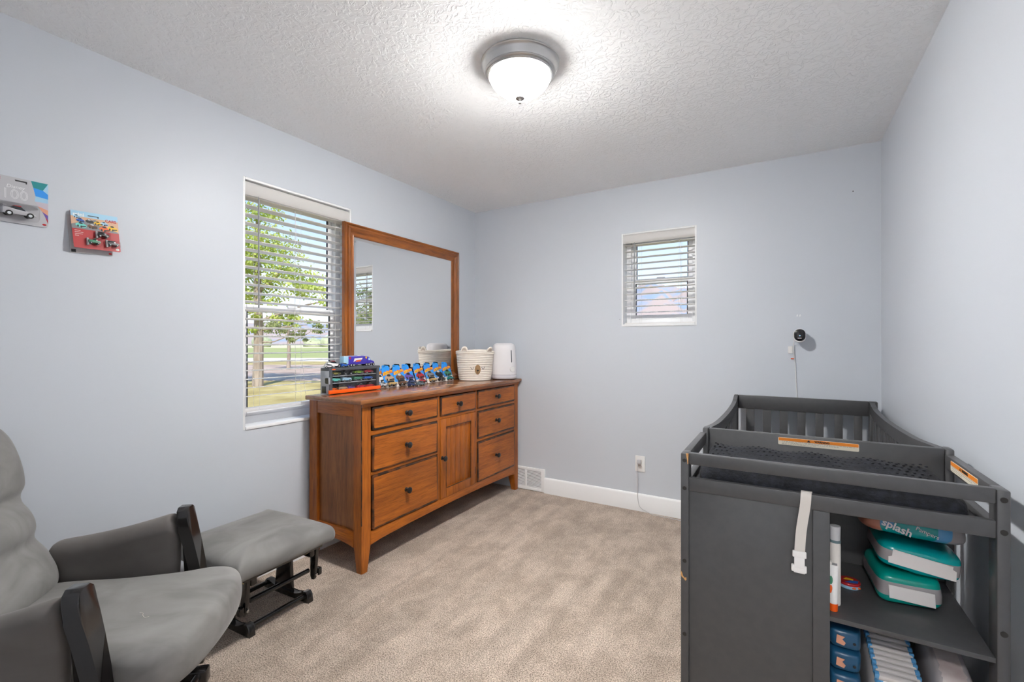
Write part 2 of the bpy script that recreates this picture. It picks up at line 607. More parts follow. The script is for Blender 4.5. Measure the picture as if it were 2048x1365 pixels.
def thing(name, label, cat, loc=(0, 0, 0), rotz=0.0, group=None, rot=None):
    o = bpy.data.objects.new(name, None)
    o.empty_display_size = 0.05
    COL.objects.link(o)
    o.location = loc
    o.rotation_euler = rot if rot is not None else (0, 0, rotz)
    return tag(o, label, cat, group)


def struct(o):
    o['kind'] = 'structure'
    return o


def subsurf(o, lv=2):
    md = o.modifiers.new('smooth', 'SUBSURF')
    md.levels = lv
    md.render_levels = lv
    return o


def text(body, size, m, parent, mtx, name='lettering', extrude=0.0003, align='CENTER', shear=0.0, bold=0.0, xscale=1.0):
    cu = bpy.data.curves.new(name, 'FONT')
    cu.body = body
    cu.size = size
    cu.align_x = align
    cu.align_y = 'CENTER'
    cu.extrude = extrude
    cu.shear = shear
    cu.offset = bold
    cu.resolution_u = 3
    t = bpy.data.objects.new(name, cu)
    COL.objects.link(t)
    dg = bpy.context.evaluated_depsgraph_get()
    me = bpy.data.meshes.new_from_object(t.evaluated_get(dg))
    bpy.data.objects.remove(t)
    me.transform(mtx @ Matrix.Diagonal((xscale, 1, 1, 1)))
    me.materials.clear()
    me.materials.append(m)
    o = bpy.data.objects.new(name, me)
    COL.objects.link(o)
    o.parent = parent
    return o


def frame_mtx(origin, xdir, ydir):
    x = Vector(xdir).normalized()
    y = Vector(ydir).normalized()
    z = x.cross(y).normalized()
    y = z.cross(x)
    mt = Matrix((x, y, z)).transposed().to_4x4()
    mt.translation = Vector(origin)
    return mt


def round_rect(w, h, r, n=4, cx=0.0, cy=0.0):
    pts = []
    for sx, sy, a0 in ((1, 1, 0), (-1, 1, 90), (-1, -1, 180), (1, -1, 270)):
        for i in range(n + 1):
            a = R(a0 + 90 * i / n)
            pts.append((cx + sx * (w / 2 - r) + r * math.cos(a), cy + sy * (h / 2 - r) + r * math.sin(a)))
    return pts


def smooth_closed(pts, n=4):
    out = []
    k = len(pts)
    for i in range(k):
        p0, p1, p2, p3 = [Vector(pts[(i + j) % k]) for j in (-1, 0, 1, 2)]
        for s in range(n):
            t = s / n
            out.append(tuple(0.5 * ((2 * p1) + (-p0 + p2) * t + (2 * p0 - 5 * p1 + 4 * p2 - p3) * t * t + (-p0 + 3 * p1 - 3 * p2 + p3) * t ** 3)))
    return out


def smooth_open(pts, n=6):
    pts = [Vector(p) for p in pts]
    out = []
    k = len(pts)
    for i in range(k - 1):
        p0, p1, p2, p3 = pts[max(i - 1, 0)], pts[i], pts[i + 1], pts[min(i + 2, k - 1)]
        for s in range(n):
            t = s / n
            out.append(0.5 * ((2 * p1) + (-p0 + p2) * t + (2 * p0 - 5 * p1 + 4 * p2 - p3) * t * t + (-p0 + 3 * p1 - 3 * p2 + p3) * t ** 3))
    out.append(pts[-1])
    return out


# ------------------------------------------------------------------ room shell
TH = 0.16
o = struct(MB().box((XL - 0.02, YF - 0.02, -0.06), (XR + 0.02, YB + 0.02, 0)).build('floor', M['carpet'], smooth=0))
tag(o, 'beige cut-pile carpet with brushed lighter streaks', 'carpet')
o = struct(MB().box((XL - TH, YF - TH, ZC), (XR + TH, YB + TH, ZC + 0.12)).build('ceiling', M['ceiling'], smooth=0))
tag(o, 'white knock-down textured plaster ceiling', 'ceiling')
WY0, WY1, WZ0, WZ1 = 1.323, 2.016, 0.795, 2.122      # opening in the left wall
BX0, BX1, BZ0, BZ1 = -1.051, -0.514, 1.375, 2.080     # opening in the back wall
mb = MB()
for a, b in (((XL - TH, YF - TH, -0.06), (XL, WY0, ZC)), ((XL - TH, WY1, -0.06), (XL, YB + TH, ZC)),
             ((XL - TH, WY0, -0.06), (XL, WY1, WZ0)), ((XL - TH, WY0, WZ1), (XL, WY1, ZC))):
    mb.box(a, b)
wall_left = struct(mb.build('wall_left', M['wall'], smooth=0))
tag(wall_left, 'pale blue-grey painted wall with the tall blind-covered window', 'wall')
mb = MB()
for a, b in (((XL, YB, -0.06), (BX0, YB + TH, ZC)), ((BX1, YB, -0.06), (XR + TH, YB + TH, ZC)),
             ((BX0, YB, -0.06), (BX1, YB + TH, BZ0)), ((BX0, YB, BZ1), (BX1, YB + TH, ZC))):
    mb.box(a, b)
wall_back = struct(mb.build('wall_back', M['wall'], smooth=0))
tag(wall_back, 'pale blue-grey painted wall with the small high window', 'wall')
o = struct(MB().box((XR, YF - TH, -0.06), (XR + TH, YB, ZC)).build('wall_right', M['wall'], smooth=0))
tag(o, 'pale blue-grey painted wall alongside the crib', 'wall')
HX0, HX1, HZ = -0.42, 0.42, 2.05           # doorway the viewer stands in
mb = MB()
for a, b in (((XL, YF - TH, -0.06), (HX0, YF, ZC)), ((HX1, YF - TH, -0.06), (XR, YF, ZC)), ((HX0, YF - TH, HZ), (HX1, YF, ZC))):
    mb.box(a, b)
o = struct(mb.build('wall_front', M['wall'], smooth=0))
tag(o, 'pale blue-grey painted wall with the doorway behind the viewer', 'wall')
mb = MB()
for a, b in (((HX0 - 0.07, YF, 0), (HX0, YF + 0.014, HZ + 0.07)), ((HX1, YF, 0), (HX1 + 0.07, YF + 0.014, HZ + 0.07)), ((HX0, YF, HZ), (HX1, YF + 0.014, HZ + 0.07)),
             ((HX0, YF - TH, 0), (HX0 + 0.016, YF, HZ)), ((HX1 - 0.016, YF - TH, 0), (HX1, YF, HZ)), ((HX0, YF - TH, HZ - 0.016), (HX1, YF, HZ))):
    mb.box(a, b, 0.002)
o = struct(mb.build('trim_1', M['trim']))
tag(o, 'white casing of the doorway behind the viewer', 'door casing')
# unseen hallway added beyond the doorway to carry fill light
hy0, hy1 = YF - TH - 1.3, YF - TH
for nm, lb, boxes, m in (('floor_added_hall', 'beige carpet of the added hallway behind the viewer', [((-1.4, hy0, -0.06), (1.4, hy1, 0)), ((HX0, hy1, -0.06), (HX1, YF, 0))], 'carpet'),
                         ('ceiling_added_hall', 'white ceiling of the added hallway behind the viewer', [((-1.5, hy0 - 0.1, ZC), (1.5, hy1, ZC + 0.1))], 'ceiling'),
                         ('wall_added_hall', 'pale walls of the added hallway behind the viewer', [((-1.5, hy0 - 0.1, -0.06), (1.5, hy0, ZC)), ((-1.5, hy0, -0.06), (-1.4, hy1, ZC)), ((1.4, hy0, -0.06), (1.5, hy1, ZC)), ((XR + TH, hy1, -0.06), (1.5, hy1 + 0.1, ZC))], 'wall')):
    mb = MB()
    for a, b in boxes:
        mb.box(a, b)
    tag(struct(mb.build(nm, M[m], smooth=0)), lb, nm.split('_')[0])


def base_prof(h=0.128, t=0.016):
    return [(0, 0), (t, 0), (t, h - 0.012), (t - 0.004, h - 0.004), (t - 0.009, h), (0, h)]


o = struct(MB().prism([(YB - a, z) for a, z in base_prof()], -1.700, XR, 'x').build('baseboard_back', M['trim']))
tag(o, 'white baseboard along the back wall beside the floor vent', 'baseboard')
o = struct(MB().prism([(XL + a, z) for a, z in base_prof()], YF, YB, 'y').build('baseboard_left', M['trim']))
tag(o, 'white baseboard along the window wall behind the dresser', 'baseboard')
o = struct(MB().prism([(XR - a, z) for a, z in base_prof()], YF, YB - 0.016, 'y').build('baseboard_right', M['trim']))
tag(o, 'white baseboard along the crib wall', 'baseboard')

# small marks on the back wall
for (x, z, w, h, ang, k) in ((0.083, 1.424, 0.006, 0.016, -8, 'trim'), (0.098, 1.424, 0.006, 0.016, -8, 'trim'), (0.368, 2.165, 0.006, 0.007, 0, 'ink'), (-1.065, 1.43, 0.004, 0.004, 0, 'ink')):
    p = MB()
    p.ball((0, 0, 0), (w / 2, 0.0006, h / 2), 10, 6)
    p.build('wall_mark', M[k], wall_back, (x, YB - 0.0003, z), (0, R(-ang), 0))


# ------------------------------------------------------------------ windows (structure) and their blinds (things)
def window(name, label, to_world, w, h, split):
    """local frame: x along the wall (0..w), y into the wall (+ = outwards), z up (0..h)"""
    root = bpy.data.objects.new(name, None)
    COL.objects.link(root)
    root.matrix_world = to_world
    root['kind'] = 'structure'
    tag(root, label, 'window')
    j = 0.012
    for nm, a, b in (('jamb', (0, 0.0, 0), (j, 0.10, h)), ('jamb', (w - j, 0.0, 0), (w, 0.10, h)), ('head_jamb', (j, 0.0, h - j), (w - j, 0.10, h)), ('window_sill', (j, -0.006, 0), (w - j, 0.10, 0.016))):
        MB().box(a, b, 0.002).build(nm, M['trim'], root)
    f = 0.045
    mb = MB()
    y0, y1 = 0.10, 0.158
    mb.box((0, y0, 0), (f, y1, h), 0.004).box((w - f, y0, 0), (w, y1, h), 0.004).box((f, y0, h - f), (w - f, y1, h), 0.004).box((f, y0, 0), (w - f, y1, f + 0.01), 0.004)
    mb.build('window_frame', M['vinyl'], root)
    s = 0.034
    # upper sash (outer), lower sash (inner)
    for nm, z0, z1, ya, yb in (('upper_sash', split - 0.02, h - f, 0.132, 0.150), ('lower_sash', f + 0.01, split + 0.02, 0.108, 0.130)):
        x0, x1 = f, w - f
        sb = MB()
        sb.box((x0, ya, z0), (x0 + s, yb, z1), 0.003).box((x1 - s, ya, z0), (x1, yb, z1), 0.003).box((x0 + s, ya, z1 - s), (x1 - s, yb, z1), 0.003).box((x0 + s, ya, z0), (x1 - s, yb, z0 + s), 0.003)
        so = sb.build(nm, M['vinyl'], root)
        ym = (ya + yb) / 2
        MB().box((x0 + s, ym - 0.002, z0 + s), (x1 - s, ym + 0.002, z1 - s)).build('pane', M['glass'], so)
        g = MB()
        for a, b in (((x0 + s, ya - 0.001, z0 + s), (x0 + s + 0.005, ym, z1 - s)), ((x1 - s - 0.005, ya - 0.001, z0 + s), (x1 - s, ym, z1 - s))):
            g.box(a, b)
        g.build('shade_strip', M['shade_line'], so)  # dark strips put the shadow line at the sash edges into colour
    lk = MB().box((w / 2 - 0.03, 0.098, split + 0.012), (w / 2 + 0.03, 0.110, split + 0.026), 0.003)
    lk.build('sash_lock', M['vinyl'], root)
    return root


def blind(name, label, to_world, w, ztop, z_first, n, pitch, zbot, wand_x, wand_z, tilt, cords, pulls):
    root = bpy.data.objects.new(name, None)
    COL.objects.link(root)
    root.matrix_world = to_world
    tag(root, label, 'window blind')
    # valance with rounded profile
    prof = [(0.0, ztop - 0.068), (-0.006, ztop - 0.062), (-0.010, ztop - 0.050), (-0.010, ztop - 0.018), (-0.007, ztop - 0.006), (-0.002, ztop), (0.004, ztop), (0.004, ztop - 0.068)]
    MB().prism([(y + 0.012, z) for y, z in prof], 0.004, w - 0.004, 'x').build('valance', M['slat'], root)
    MB().box((0.012, 0.018, ztop - 0.052), (w - 0.012, 0.070, ztop - 0.004), 0.003).build('head_rail', M['slat'], root)
    sl = MB()
    d = 0.050
    rows = []
    for i in range(5):
        t = (i / 4 - 0.5)
        rows.append((t * d, -0.002 * (2 * t) ** 2 * 1.0))
    poly = [(y, z + 0.0014) for y, z in rows] + [(y, z - 0.0014) for y, z in reversed(rows)]
    sl.prism(poly, 0.0, w - 0.034, 'x')
    first = None
    for i in range(n):
        if first is None:
            s = sl.build('slat', M['slat'], root, smooth=30)
            first = s
        else:
            s = first.copy()
            COL.objects.link(s)
            s.parent = root
        s.location = (0.017, 0.046, z_first - i * pitch)
        s.rotation_euler = (R(-tilt), 0, 0)
    MB().box((0.017, 0.020, zbot), (w - 0.017, 0.072, zbot + 0.018), 0.004).build('bottom_rail', M['slat'], root)
    for x in cords:
        cb = MB()
        for y in (0.019, 0.073):
            cb.cyl((x, y, zbot + 0.01), (x, y, ztop - 0.06), 0.0007, seg=5)
        cb.build('ladder_cord', M['cord'], root)
    for pts in pulls:
        MB().tube(smooth_open(pts), 0.0009, 5).build('pull_cord', M['cord'], root)
    wm = MB()
    wm.cyl((wand_x, 0.004, wand_z), (wand_x, 0.006, ztop - 0.075), 0.0042, seg=8)
    wm.cyl((wand_x, 0.006, ztop - 0.078), (wand_x, 0.012, ztop - 0.058), 0.002, seg=6)
    wm.build('tilt_wand', M['grey_rod'], root)
    return root


# left wall: local x -> +Y world, y -> -X world
MTL = Matrix(((0, -1, 0, XL), (1, 0, 0, WY0), (0, 0, 1, WZ0), (0, 0, 0, 1)))
window('window_1', 'tall white sash window in the left wall, partly behind the mirror', MTL, WY1 - WY0, WZ1 - WZ0, 0.650)
blind('window_blind', 'white slatted blind half open in the tall window beside the mirror', MTL, WY1 - WY0, WZ1 - WZ0 - 0.020,
      2.030 - WZ0, 24, 0.0463, 0.885 - WZ0, 0.086, 1.440 - WZ0, 7.0, (0.098, 0.345, 0.585),
      [[(0.30, 0.012, 1.22), (0.325, 0.010, 0.9), (0.335, 0.010, 0.5), (0.350, 0.010, 0.32), (0.372, 0.010, 0.13)],
       [(0.306, 0.013, 1.22), (0.30, 0.011, 0.9), (0.302, 0.011, 0.4), (0.31, 0.011, 0.16)]])
# back wall: local x -> +X world, y -> +Y world
MTB = Matrix(((1, 0, 0, BX0), (0, 1, 0, YB), (0, 0, 1, BZ0), (0, 0, 0, 1)))
window('window_2', 'small white sash window high in the back wall', MTB, BX1 - BX0, BZ1 - BZ0, 0.345)
blind('window_blind', 'white slatted blind in the small high window of the back wall', MTB, BX1 - BX0, BZ1 - BZ0 - 0.008,
      1.993 - BZ0, 12, 0.0463, 1.385 - BZ0, 0.096, 1.504 - BZ0, 3.0, (0.135, 0.425),
      [[(0.417, 0.012, 0.64), (0.415, 0.012, 0.3), (0.414, 0.012, 0.09)], [(0.428, 0.012, 0.64), (0.430, 0.012, 0.3), (0.428, 0.012, 0.09)]])

# ------------------------------------------------------------------ ceiling light
def ceiling_light(label, x, y):
    t = thing('ceiling_light', label, 'ceiling light', (x, y, ZC))
    MB().lathe([(0.150, 0.0), (0.163, -0.001), (0.167, -0.006), (0.166, -0.011), (0.161, -0.014), (0.157, -0.020), (0.153, -0.036), (0.149, -0.043), (0.150, -0.047), (0.147, -0.051), (0.142, -0.053), (0.143, -0.057), (0.139, -0.061), (0.132, -0.062), (0.128, -0.050)], 64).build('ring_base', M['nickel'], t)
    prof = [(0.131, -0.056)]
    for i in range(1, 19):
        u = (i / 18) ** 0.7
        prof.append((0.131 * max(0.0, 1 - u ** 1.7) ** 0.60, -0.056 - 0.092 * u))
    MB().lathe(prof, 48).build('glass_bowl', M['lampglass'], t, smooth=60)
    MB().lathe([(0.0, -0.1470), (0.020, -0.1470), (0.0205, -0.150), (0.013, -0.156), (0.005, -0.158), (0.0045, -0.162), (0.007, -0.165), (0.006, -0.170), (0.0, -0.173)], 24).build('finial', M['dark_nickel'], t)
    return t


ceiling_light('flush ceiling light with a brushed nickel ring and lit white glass bowl', -0.958, 1.681)
ceiling_light('added flush fill light in the unseen hallway behind the viewer', 0.0, YF - TH - 0.62)  # second lamp, added out of view to fill the room from behind


def bw(mb, name, mats, parent, root=None, smooth=35):
    """shape given in world coordinates, stored relative to the thing's base"""
    root = root or parent
    bmesh.ops.translate(mb.bm, verts=mb.bm.verts[:], vec=-Vector(root.location))
    return mb.build(name, mats, parent, smooth=smooth)


# ------------------------------------------------------------------ dresser
DXB, DXF, DY0, DY1, DZT = -2.393, -1.948, 1.695, 3.382, 0.945
D = thing('dresser', 'long oak dresser with black knobs and worn dark edges under the mirror', 'dresser', (-2.17, 2.54, 0))
top = MB().box((DXB - 0.003, 1.667, DZT - 0.026), (-1.919, 3.401, DZT), 0.007, seg=3)
bw(top, 'top', M['oak_top'], D)
# ogee strip under the top
bw(MB().prism([(DXF, 0.900), (DXF + 0.010, 0.903), (DXF + 0.015, 0.912), (DXF + 0.022, 0.919), (DXF, 0.919)], DY0, DY1, 'y'), 'top_moulding', M['oak_y'], D)
bw(MB().prism([(DY1 - 0.002, 0.885), (DY1 + 0.004, 0.890), (DY1 + 0.015, 0.919), (DY1 - 0.002, 0.919)], DXB, DXF, 'x'), 'top_moulding', M['oak_x'], D)
# worn streaks in the finish of the top
rnd = random.Random(3)
for k, (x, y, lx, ly) in enumerate(((-2.10, 2.62, 0.05, 0.16), (-2.03, 2.42, 0.03, 0.22), (-2.14, 2.83, 0.04, 0.10), (-1.99, 2.20, 0.02, 0.18), (-2.06, 2.66, 0.02, 0.12), (-1.95, 2.55, 0.012, 0.20))):
    pts = []
    for i in range(14):
        a = 2 * math.pi * i / 14
        q = 0.6 + 0.4 * rnd.random()
        pts.append((x + lx / 2 * math.cos(a) * q, y + ly / 2 * math.sin(a) * q))
    bw(MB().prism(pts, DZT - 0.0004, DZT + 0.0003, 'z'), 'worn_patch', M['worn'], D)


def leg_post(x0, x1, y0, y1, taper_y, name, m):
    """square post, its foot tapering on the inner face"""
    zt = 0.918
    zk = 0.150
    bm_ = MB()
    rows = []
    for z, k in ((0.0, 1.0), (zk, 0.0), (zt, 0.0)):
        ax0, ax1, ay0, ay1 = x0, x1, y0, y1
        t_ = 0.024 * k
        if taper_y > 0:
            ay1 -= t_
        else:
            ay0 += t_
        if x1 > -2.1:
            ax0 += t_
        else:
            ax1 -= t_
        rows.append([(ax0, ay0, z), (ax1, ay0, z), (ax1, ay1, z), (ax0, ay1, z)])
    bm_.rings(rows)
    bmesh.ops.bevel(bm_.bm, geom=[e for e in bm_.bm.edges if abs(e.verts[0].co.z - e.verts[1].co.z) > 0.05], offset=0.003, segments=2, affect='EDGES')
    return bw(bm_, name, m, D)


leg_post(DXF - 0.066, DXF, DY0, DY0 + 0.066, 1, 'leg', M['oak_z'])
leg_post(DXF - 0.066, DXF, DY1 - 0.066, DY1, -1, 'leg', M['oak_z'])
leg_post(DXB, DXB + 0.072, DY0, DY0 + 0.05, 1, 'leg', M['oak_z'])
leg_post(DXB, DXB + 0.072, DY1 - 0.05, DY1, -1, 'leg', M['oak_z'])
bw(MB().prism([(DXF - 0.004, DY0 - 0.0004), (DXF + 0.0004, DY0 - 0.0004), (DXF + 0.0004, DY0 + 0.004), (DXF - 0.0035, DY0 + 0.001)], 0.26, 0.9185, 'z'), 'edge_wear', M['dresser_dark'], D)
# side panels
for ys, sg in ((DY0, 1), (DY1, -1)):
    xa, xb = DXB + 0.072, DXF - 0.066
    bw(MB().box((xa, ys + sg * 0.016, 0.2), (xb, ys + sg * 0.026, 0.86)), 'side_panel', M['oak_side'], D)
    bw(MB().box((xa, ys + sg * 0.001, 0.846), (xb, ys + sg * 0.024, 0.918), 0.002), 'side_rail', M['oak_x'], D)
    # lower rail with a shallow arch
    arch = [(xa, 0.218), (xa, 0.128)]
    for i in range(9):
        u = i / 8
        arch.append((xa + (xb - xa) * u, 0.132 + 0.018 * math.sin(math.pi * u)))
    arch += [(xb, 0.128), (xb, 0.218)]
    bw(MB().prism(arch, ys + sg * 0.001, ys + sg * 0.024, 'y', 0.0015), 'side_rail', M['oak_x'], D)
# carcass behind the front
bw(MB().box((DXB + 0.004, DY0 + 0.028, 0.16), (DXB + 0.012, DY1 - 0.028, 0.918)), 'back_board', M['oak_y'], D)
bw(MB().box((DXB + 0.012, DY0 + 0.028, 0.165), (DXF - 0.024, DY1 - 0.028, 0.185)), 'bottom_board', M['oak_y'], D)
# front frame: rails and stiles
yA, yB_ = DY0 + 0.066, DY1 - 0.062
rails = [((yA, 0.898), (yB_, 0.918)), ((yA, 0.7395), (2.326, 0.7645)), ((yA, 0.5185), (2.326, 0.5345)), ((2.346, 0.744), (2.755, 0.7605)), ((2.773, 0.7425), (yB_, 0.7615)), ((2.773, 0.5155), (yB_, 0.5345))]
for (a, z0), (b, z1) in rails:
    bw(MB().box((DXF - 0.022, a, z0), (DXF, b, z1), 0.0015), 'front_rail', M['oak_y'], D)
arch = [(yA, 0.212), (yA, 0.136)]
for i in range(21):
    u = i / 20
    arch.append((yA + (yB_ - yA) * u, 0.140 + 0.022 * math.sin(math.pi * u) ** 0.6))
arch += [(yB_, 0.136), (yB_, 0.212)]
bw(MB().prism(arch, DXF - 0.022, DXF, 'x', 0.0015), 'bottom_rail', M['oak_y'], D)
for a, b in ((2.324, 2.346), (2.755, 2.773)):
    bw(MB().box((DXF - 0.022, a, 0.212), (DXF, b, 0.898), 0.0015), 'front_stile', M['oak_z'], D)


def knob(parent, y, z, x0):
    k = MB().lathe([(0.013, 0.0), (0.013, 0.003), (0.0075, 0.006), (0.007, 0.016), (0.014, 0.021), (0.0185, 0.027), (0.018, 0.033), (0.012, 0.038), (0.0, 0.040)], 20,
                   mtx=Matrix.Translation((x0, y, z)) @ Matrix.Rotation(R(90), 4, 'Y'))
    return bw(k, 'knob', M['iron'], parent, D)


def rounded_front(y0, y1, z0, z1, x0, x1, rr=0.010):
    """drawer front with a soft dark-stained edge ring; face towards +x"""
    mb_ = MB()
    outs = []
    for inset, x in ((0.0, x0), (0.0, x1 - 0.004), (0.0025, x1 - 0.001), (0.005, x1), (0.0115, x1)):
        w, h = (y1 - y0) - 2 * inset, (z1 - z0) - 2 * inset
        outs.append([(x, p, q) for p, q in round_rect(w, h, max(rr - inset * 0.3, 0.003), 4, (y0 + y1) / 2, (z0 + z1) / 2)])
    n = len(outs[0])
    # a slightly wandering inner edge of the stain
    rr_ = random.Random(int(y0 * 1000 + z0 * 977))
    ph_ = rr_.uniform(0, 6.28)
    yc_, zc_ = (y0 + y1) / 2, (z0 + z1) / 2
    outs[-1] = [(p[0], yc_ + (p[1] - yc_) * (1 - 0.010 * math.sin(k_ * 1.9 + ph_)), zc_ + (p[2] - zc_) * (1 - 0.020 * math.sin(k_ * 1.3 + ph_))) for k_, p in enumerate(outs[-1])]
    v = [p for r_ in outs for p in r_]
    vs, _ = mb_._add(v, [])
    for i in range(len(outs) - 1):
        for k in range(n):
            fc = mb_.bm.faces.new([vs[i * n + k], vs[i * n + (k + 1) % n], vs[(i + 1) * n + (k + 1) % n], vs[(i + 1) * n + k]])
            fc.material_index = 1
    fc = mb_.bm.faces.new(vs[(len(outs) - 1) * n:])
    fc.material_index = 0
    fc = mb_.bm.faces.new(list(reversed(vs[:n])))
    fc.material_index = 1
    return mb_


drawers = [(1.767, 2.321, 0.766, 0.895, 2.030), (1.767, 2.319, 0.536, 0.738, 2.028), (1.766, 2.319, 0.217, 0.517, 2.026),
           (2.349, 2.752, 0.762, 0.893, 2.532),
           (2.775, 3.319, 0.763, 0.895, 3.026), (2.775, 3.319, 0.536, 0.741, 3.026), (2.775, 3.319, 0.214, 0.514, 3.024)]
for y0, y1, z0, z1, yk in drawers:
    dr = bw(rounded_front(y0, y1, z0, z1, DXF - 0.018, DXF + 0.0075), 'drawer', [M['oak_y'], M['dresser_dark']], D)
    knob(dr, yk, (z0 + z1) / 2 + (0.002 if z1 > 0.8 else 0.004), DXF + 0.007)
# door: frame and recessed beaded boards
dy0, dy1, dz0, dz1 = 2.350, 2.752, 0.212, 0.742
py0, py1, pz0, pz1 = 2.412, 2.690, 0.276, 0.682
door = MB()
xf = DXF + 0.004
door.box((DXF - 0.016, dy0, dz0), (xf, py0, dz1), 0.003).box((DXF - 0.016, py1, dz0), (xf, dy1, dz1), 0.003)
door.box((DXF - 0.016, py0, pz1), (xf, py1, dz1), 0.003).box((DXF - 0.016, py0, dz0), (xf, py1, pz0), 0.003)
door = bw(door, 'door', M['oak_z'], D)
nb = 5
for i in range(nb):
    a = py0 + (py1 - py0) * i / nb
    b = py0 + (py1 - py0) * (i + 1) / nb
    bw(MB().box((DXF - 0.015, a + 0.001, pz0 - 0.004), (DXF - 0.006, b - 0.001, pz1 + 0.004), 0.002), 'board', M['oak_z'], door, D)
edge = MB()
for a, b in (((xf - 0.004, py0 - 0.005, pz0 - 0.005), (xf + 0.0006, py0, pz1 + 0.005)), ((xf - 0.004, py1, pz0 - 0.005), (xf + 0.0006, py1 + 0.005, pz1 + 0.005)),
             ((xf - 0.004, py0, pz1), (xf + 0.0006, py1, pz1 + 0.005)), ((xf - 0.004, py0, pz0 - 0.005), (xf + 0.0006, py1, pz0))):
    edge.box(a, b)
bw(edge, 'panel_bead', M['dresser_dark'], door, D)
knob(door, 2.366, 0.484, xf)
for z in (0.652, 0.312):
    bw(MB().cyl((xf - 0.002, dy1 - 0.001, z - 0.025), (xf - 0.002, dy1 - 0.001, z + 0.025), 0.0035, seg=8), 'hinge', M['iron'], door, D)

# ------------------------------------------------------------------ mirror
MX = -2.372
M['frame_y'] = wood('oak_frame_length', (0.36, 0.112, 0.014), (0.20, 0.054, 0.007), 1, rough=0.3, coat=0.3)
M['frame_z'] = wood('oak_frame_vertical', (0.36, 0.112, 0.014), (0.20, 0.054, 0.007), 2, rough=0.3, coat=0.3)
mir = thing('dresser_mirror', 'large rectangular mirror in a moulded oak frame on the dresser', 'mirror', (-2.39, 2.532, DZT))
my0, my1, mz0, mz1, fwid = 1.938, 3.124, DZT + 0.001, 2.024, 0.083
# profile across the frame: (distance from outer edge, height above the back)
fp = [(0.0, 0.0), (0.0, 0.026), (0.004, 0.031), (0.012, 0.031), (0.015, 0.027), (0.021, 0.027), (0.024, 0.034), (0.033, 0.036), (0.042, 0.031), (0.050, 0.022), (0.060, 0.017), (0.070, 0.017), (0.075, 0.020), (0.080, 0.018), (fwid, 0.011), (fwid, 0.0)]
xb_ = -2.408


def frame_piece(p_out, p_in_dir, q_out, q_in_dir, m):
    rows = []
    for po, pd in ((p_out, p_in_dir), (q_out, q_in_dir)):
        rows.append([(xb_ + h, po[0] + pd[0] * d_, po[1] + pd[1] * d_) for d_, h in fp])
    mb_ = MB()
    mb_.rings(rows)
    return bw(mb_, 'frame_rail', m, mir, smooth=40)


frame_piece((my0, mz0), (1, 1), (my0, mz1), (1, -1), M['frame_z'])
frame_piece((my1, mz0), (-1, 1), (my1, mz1), (-1, -1), M['frame_z'])
frame_piece((my0, mz1), (1, -1), (my1, mz1), (-1, -1), M['frame_y'])
frame_piece((my0, mz0), (1, 1), (my1, mz0), (-1, 1), M['frame_y'])
g = MB()
xg = xb_ + 0.012
a0, a1, b0, b1 = my0 + fwid - 0.004, my1 - fwid + 0.004, mz0 + fwid - 0.004, mz1 - fwid + 0.004
bev = 0.022
g.rings([[(xg - 0.006, a0, b0), (xg - 0.006, a1, b0), (xg - 0.006, a1, b1), (xg - 0.006, a0, b1)], [(xg - 0.0015, a0, b0), (xg - 0.0015, a1, b0), (xg - 0.0015, a1, b1), (xg - 0.0015, a0, b1)],
         [(xg, a0 + bev, b0 + bev), (xg, a1 - bev, b0 + bev), (xg, a1 - bev, b1 - bev), (xg, a0 + bev, b1 - bev)]])
bw(g, 'mirror_glass', M['mirror'], mir, smooth=0)


# ------------------------------------------------------------------ soft shapes
def cushion(outline, prof, mats, name, parent, lv=2, dome=0.0, loc=None, rot=None):
    """outline in x,y; prof = list of (scale about the centroid, z); skinned and subdivided"""
    cx = sum(p[0] for p in outline) / len(outline)
    cy = sum(p[1] for p in outline) / len(outline)
    rows = [[(cx + (p[0] - cx) * s, cy + (p[1] - cy) * s, z) for p in outline] for s, z in prof]
    mb_ = MB()
    mb_.rings(rows)
    ob = mb_.build(name, mats, parent, loc, rot, smooth=180)
    return subsurf(ob, lv)


# ------------------------------------------------------------------ glider chair (local: +y forwards, +x the sitter's left as seen from the front -> towards the viewer)
CH = thing('glider_chair', 'grey suede glider chair with black wooden arm posts by the left wall', 'armchair', (-1.668, 0.629, 0), R(-46))
# seat cushion
out = [(-0.235, -0.50), (0.235, -0.50), (0.245, -0.20), (0.250, 0.0), (0.262, 0.10), (0.225, 0.165), (0.10, 0.205), (-0.10, 0.215), (-0.232, 0.185), (-0.270, 0.11), (-0.250, 0.0), (-0.245, -0.20)]
out = smooth_closed(out, 3)
cushion(out, [(0.05, 0.312), (0.80, 0.312), (0.955, 0.318), (0.995, 0.345), (1.0, 0.385), (0.985, 0.418), (0.93, 0.440), (0.80, 0.449), (0.5, 0.452), (0.05, 0.452)], M['suede'], 'seat_cushion', CH)


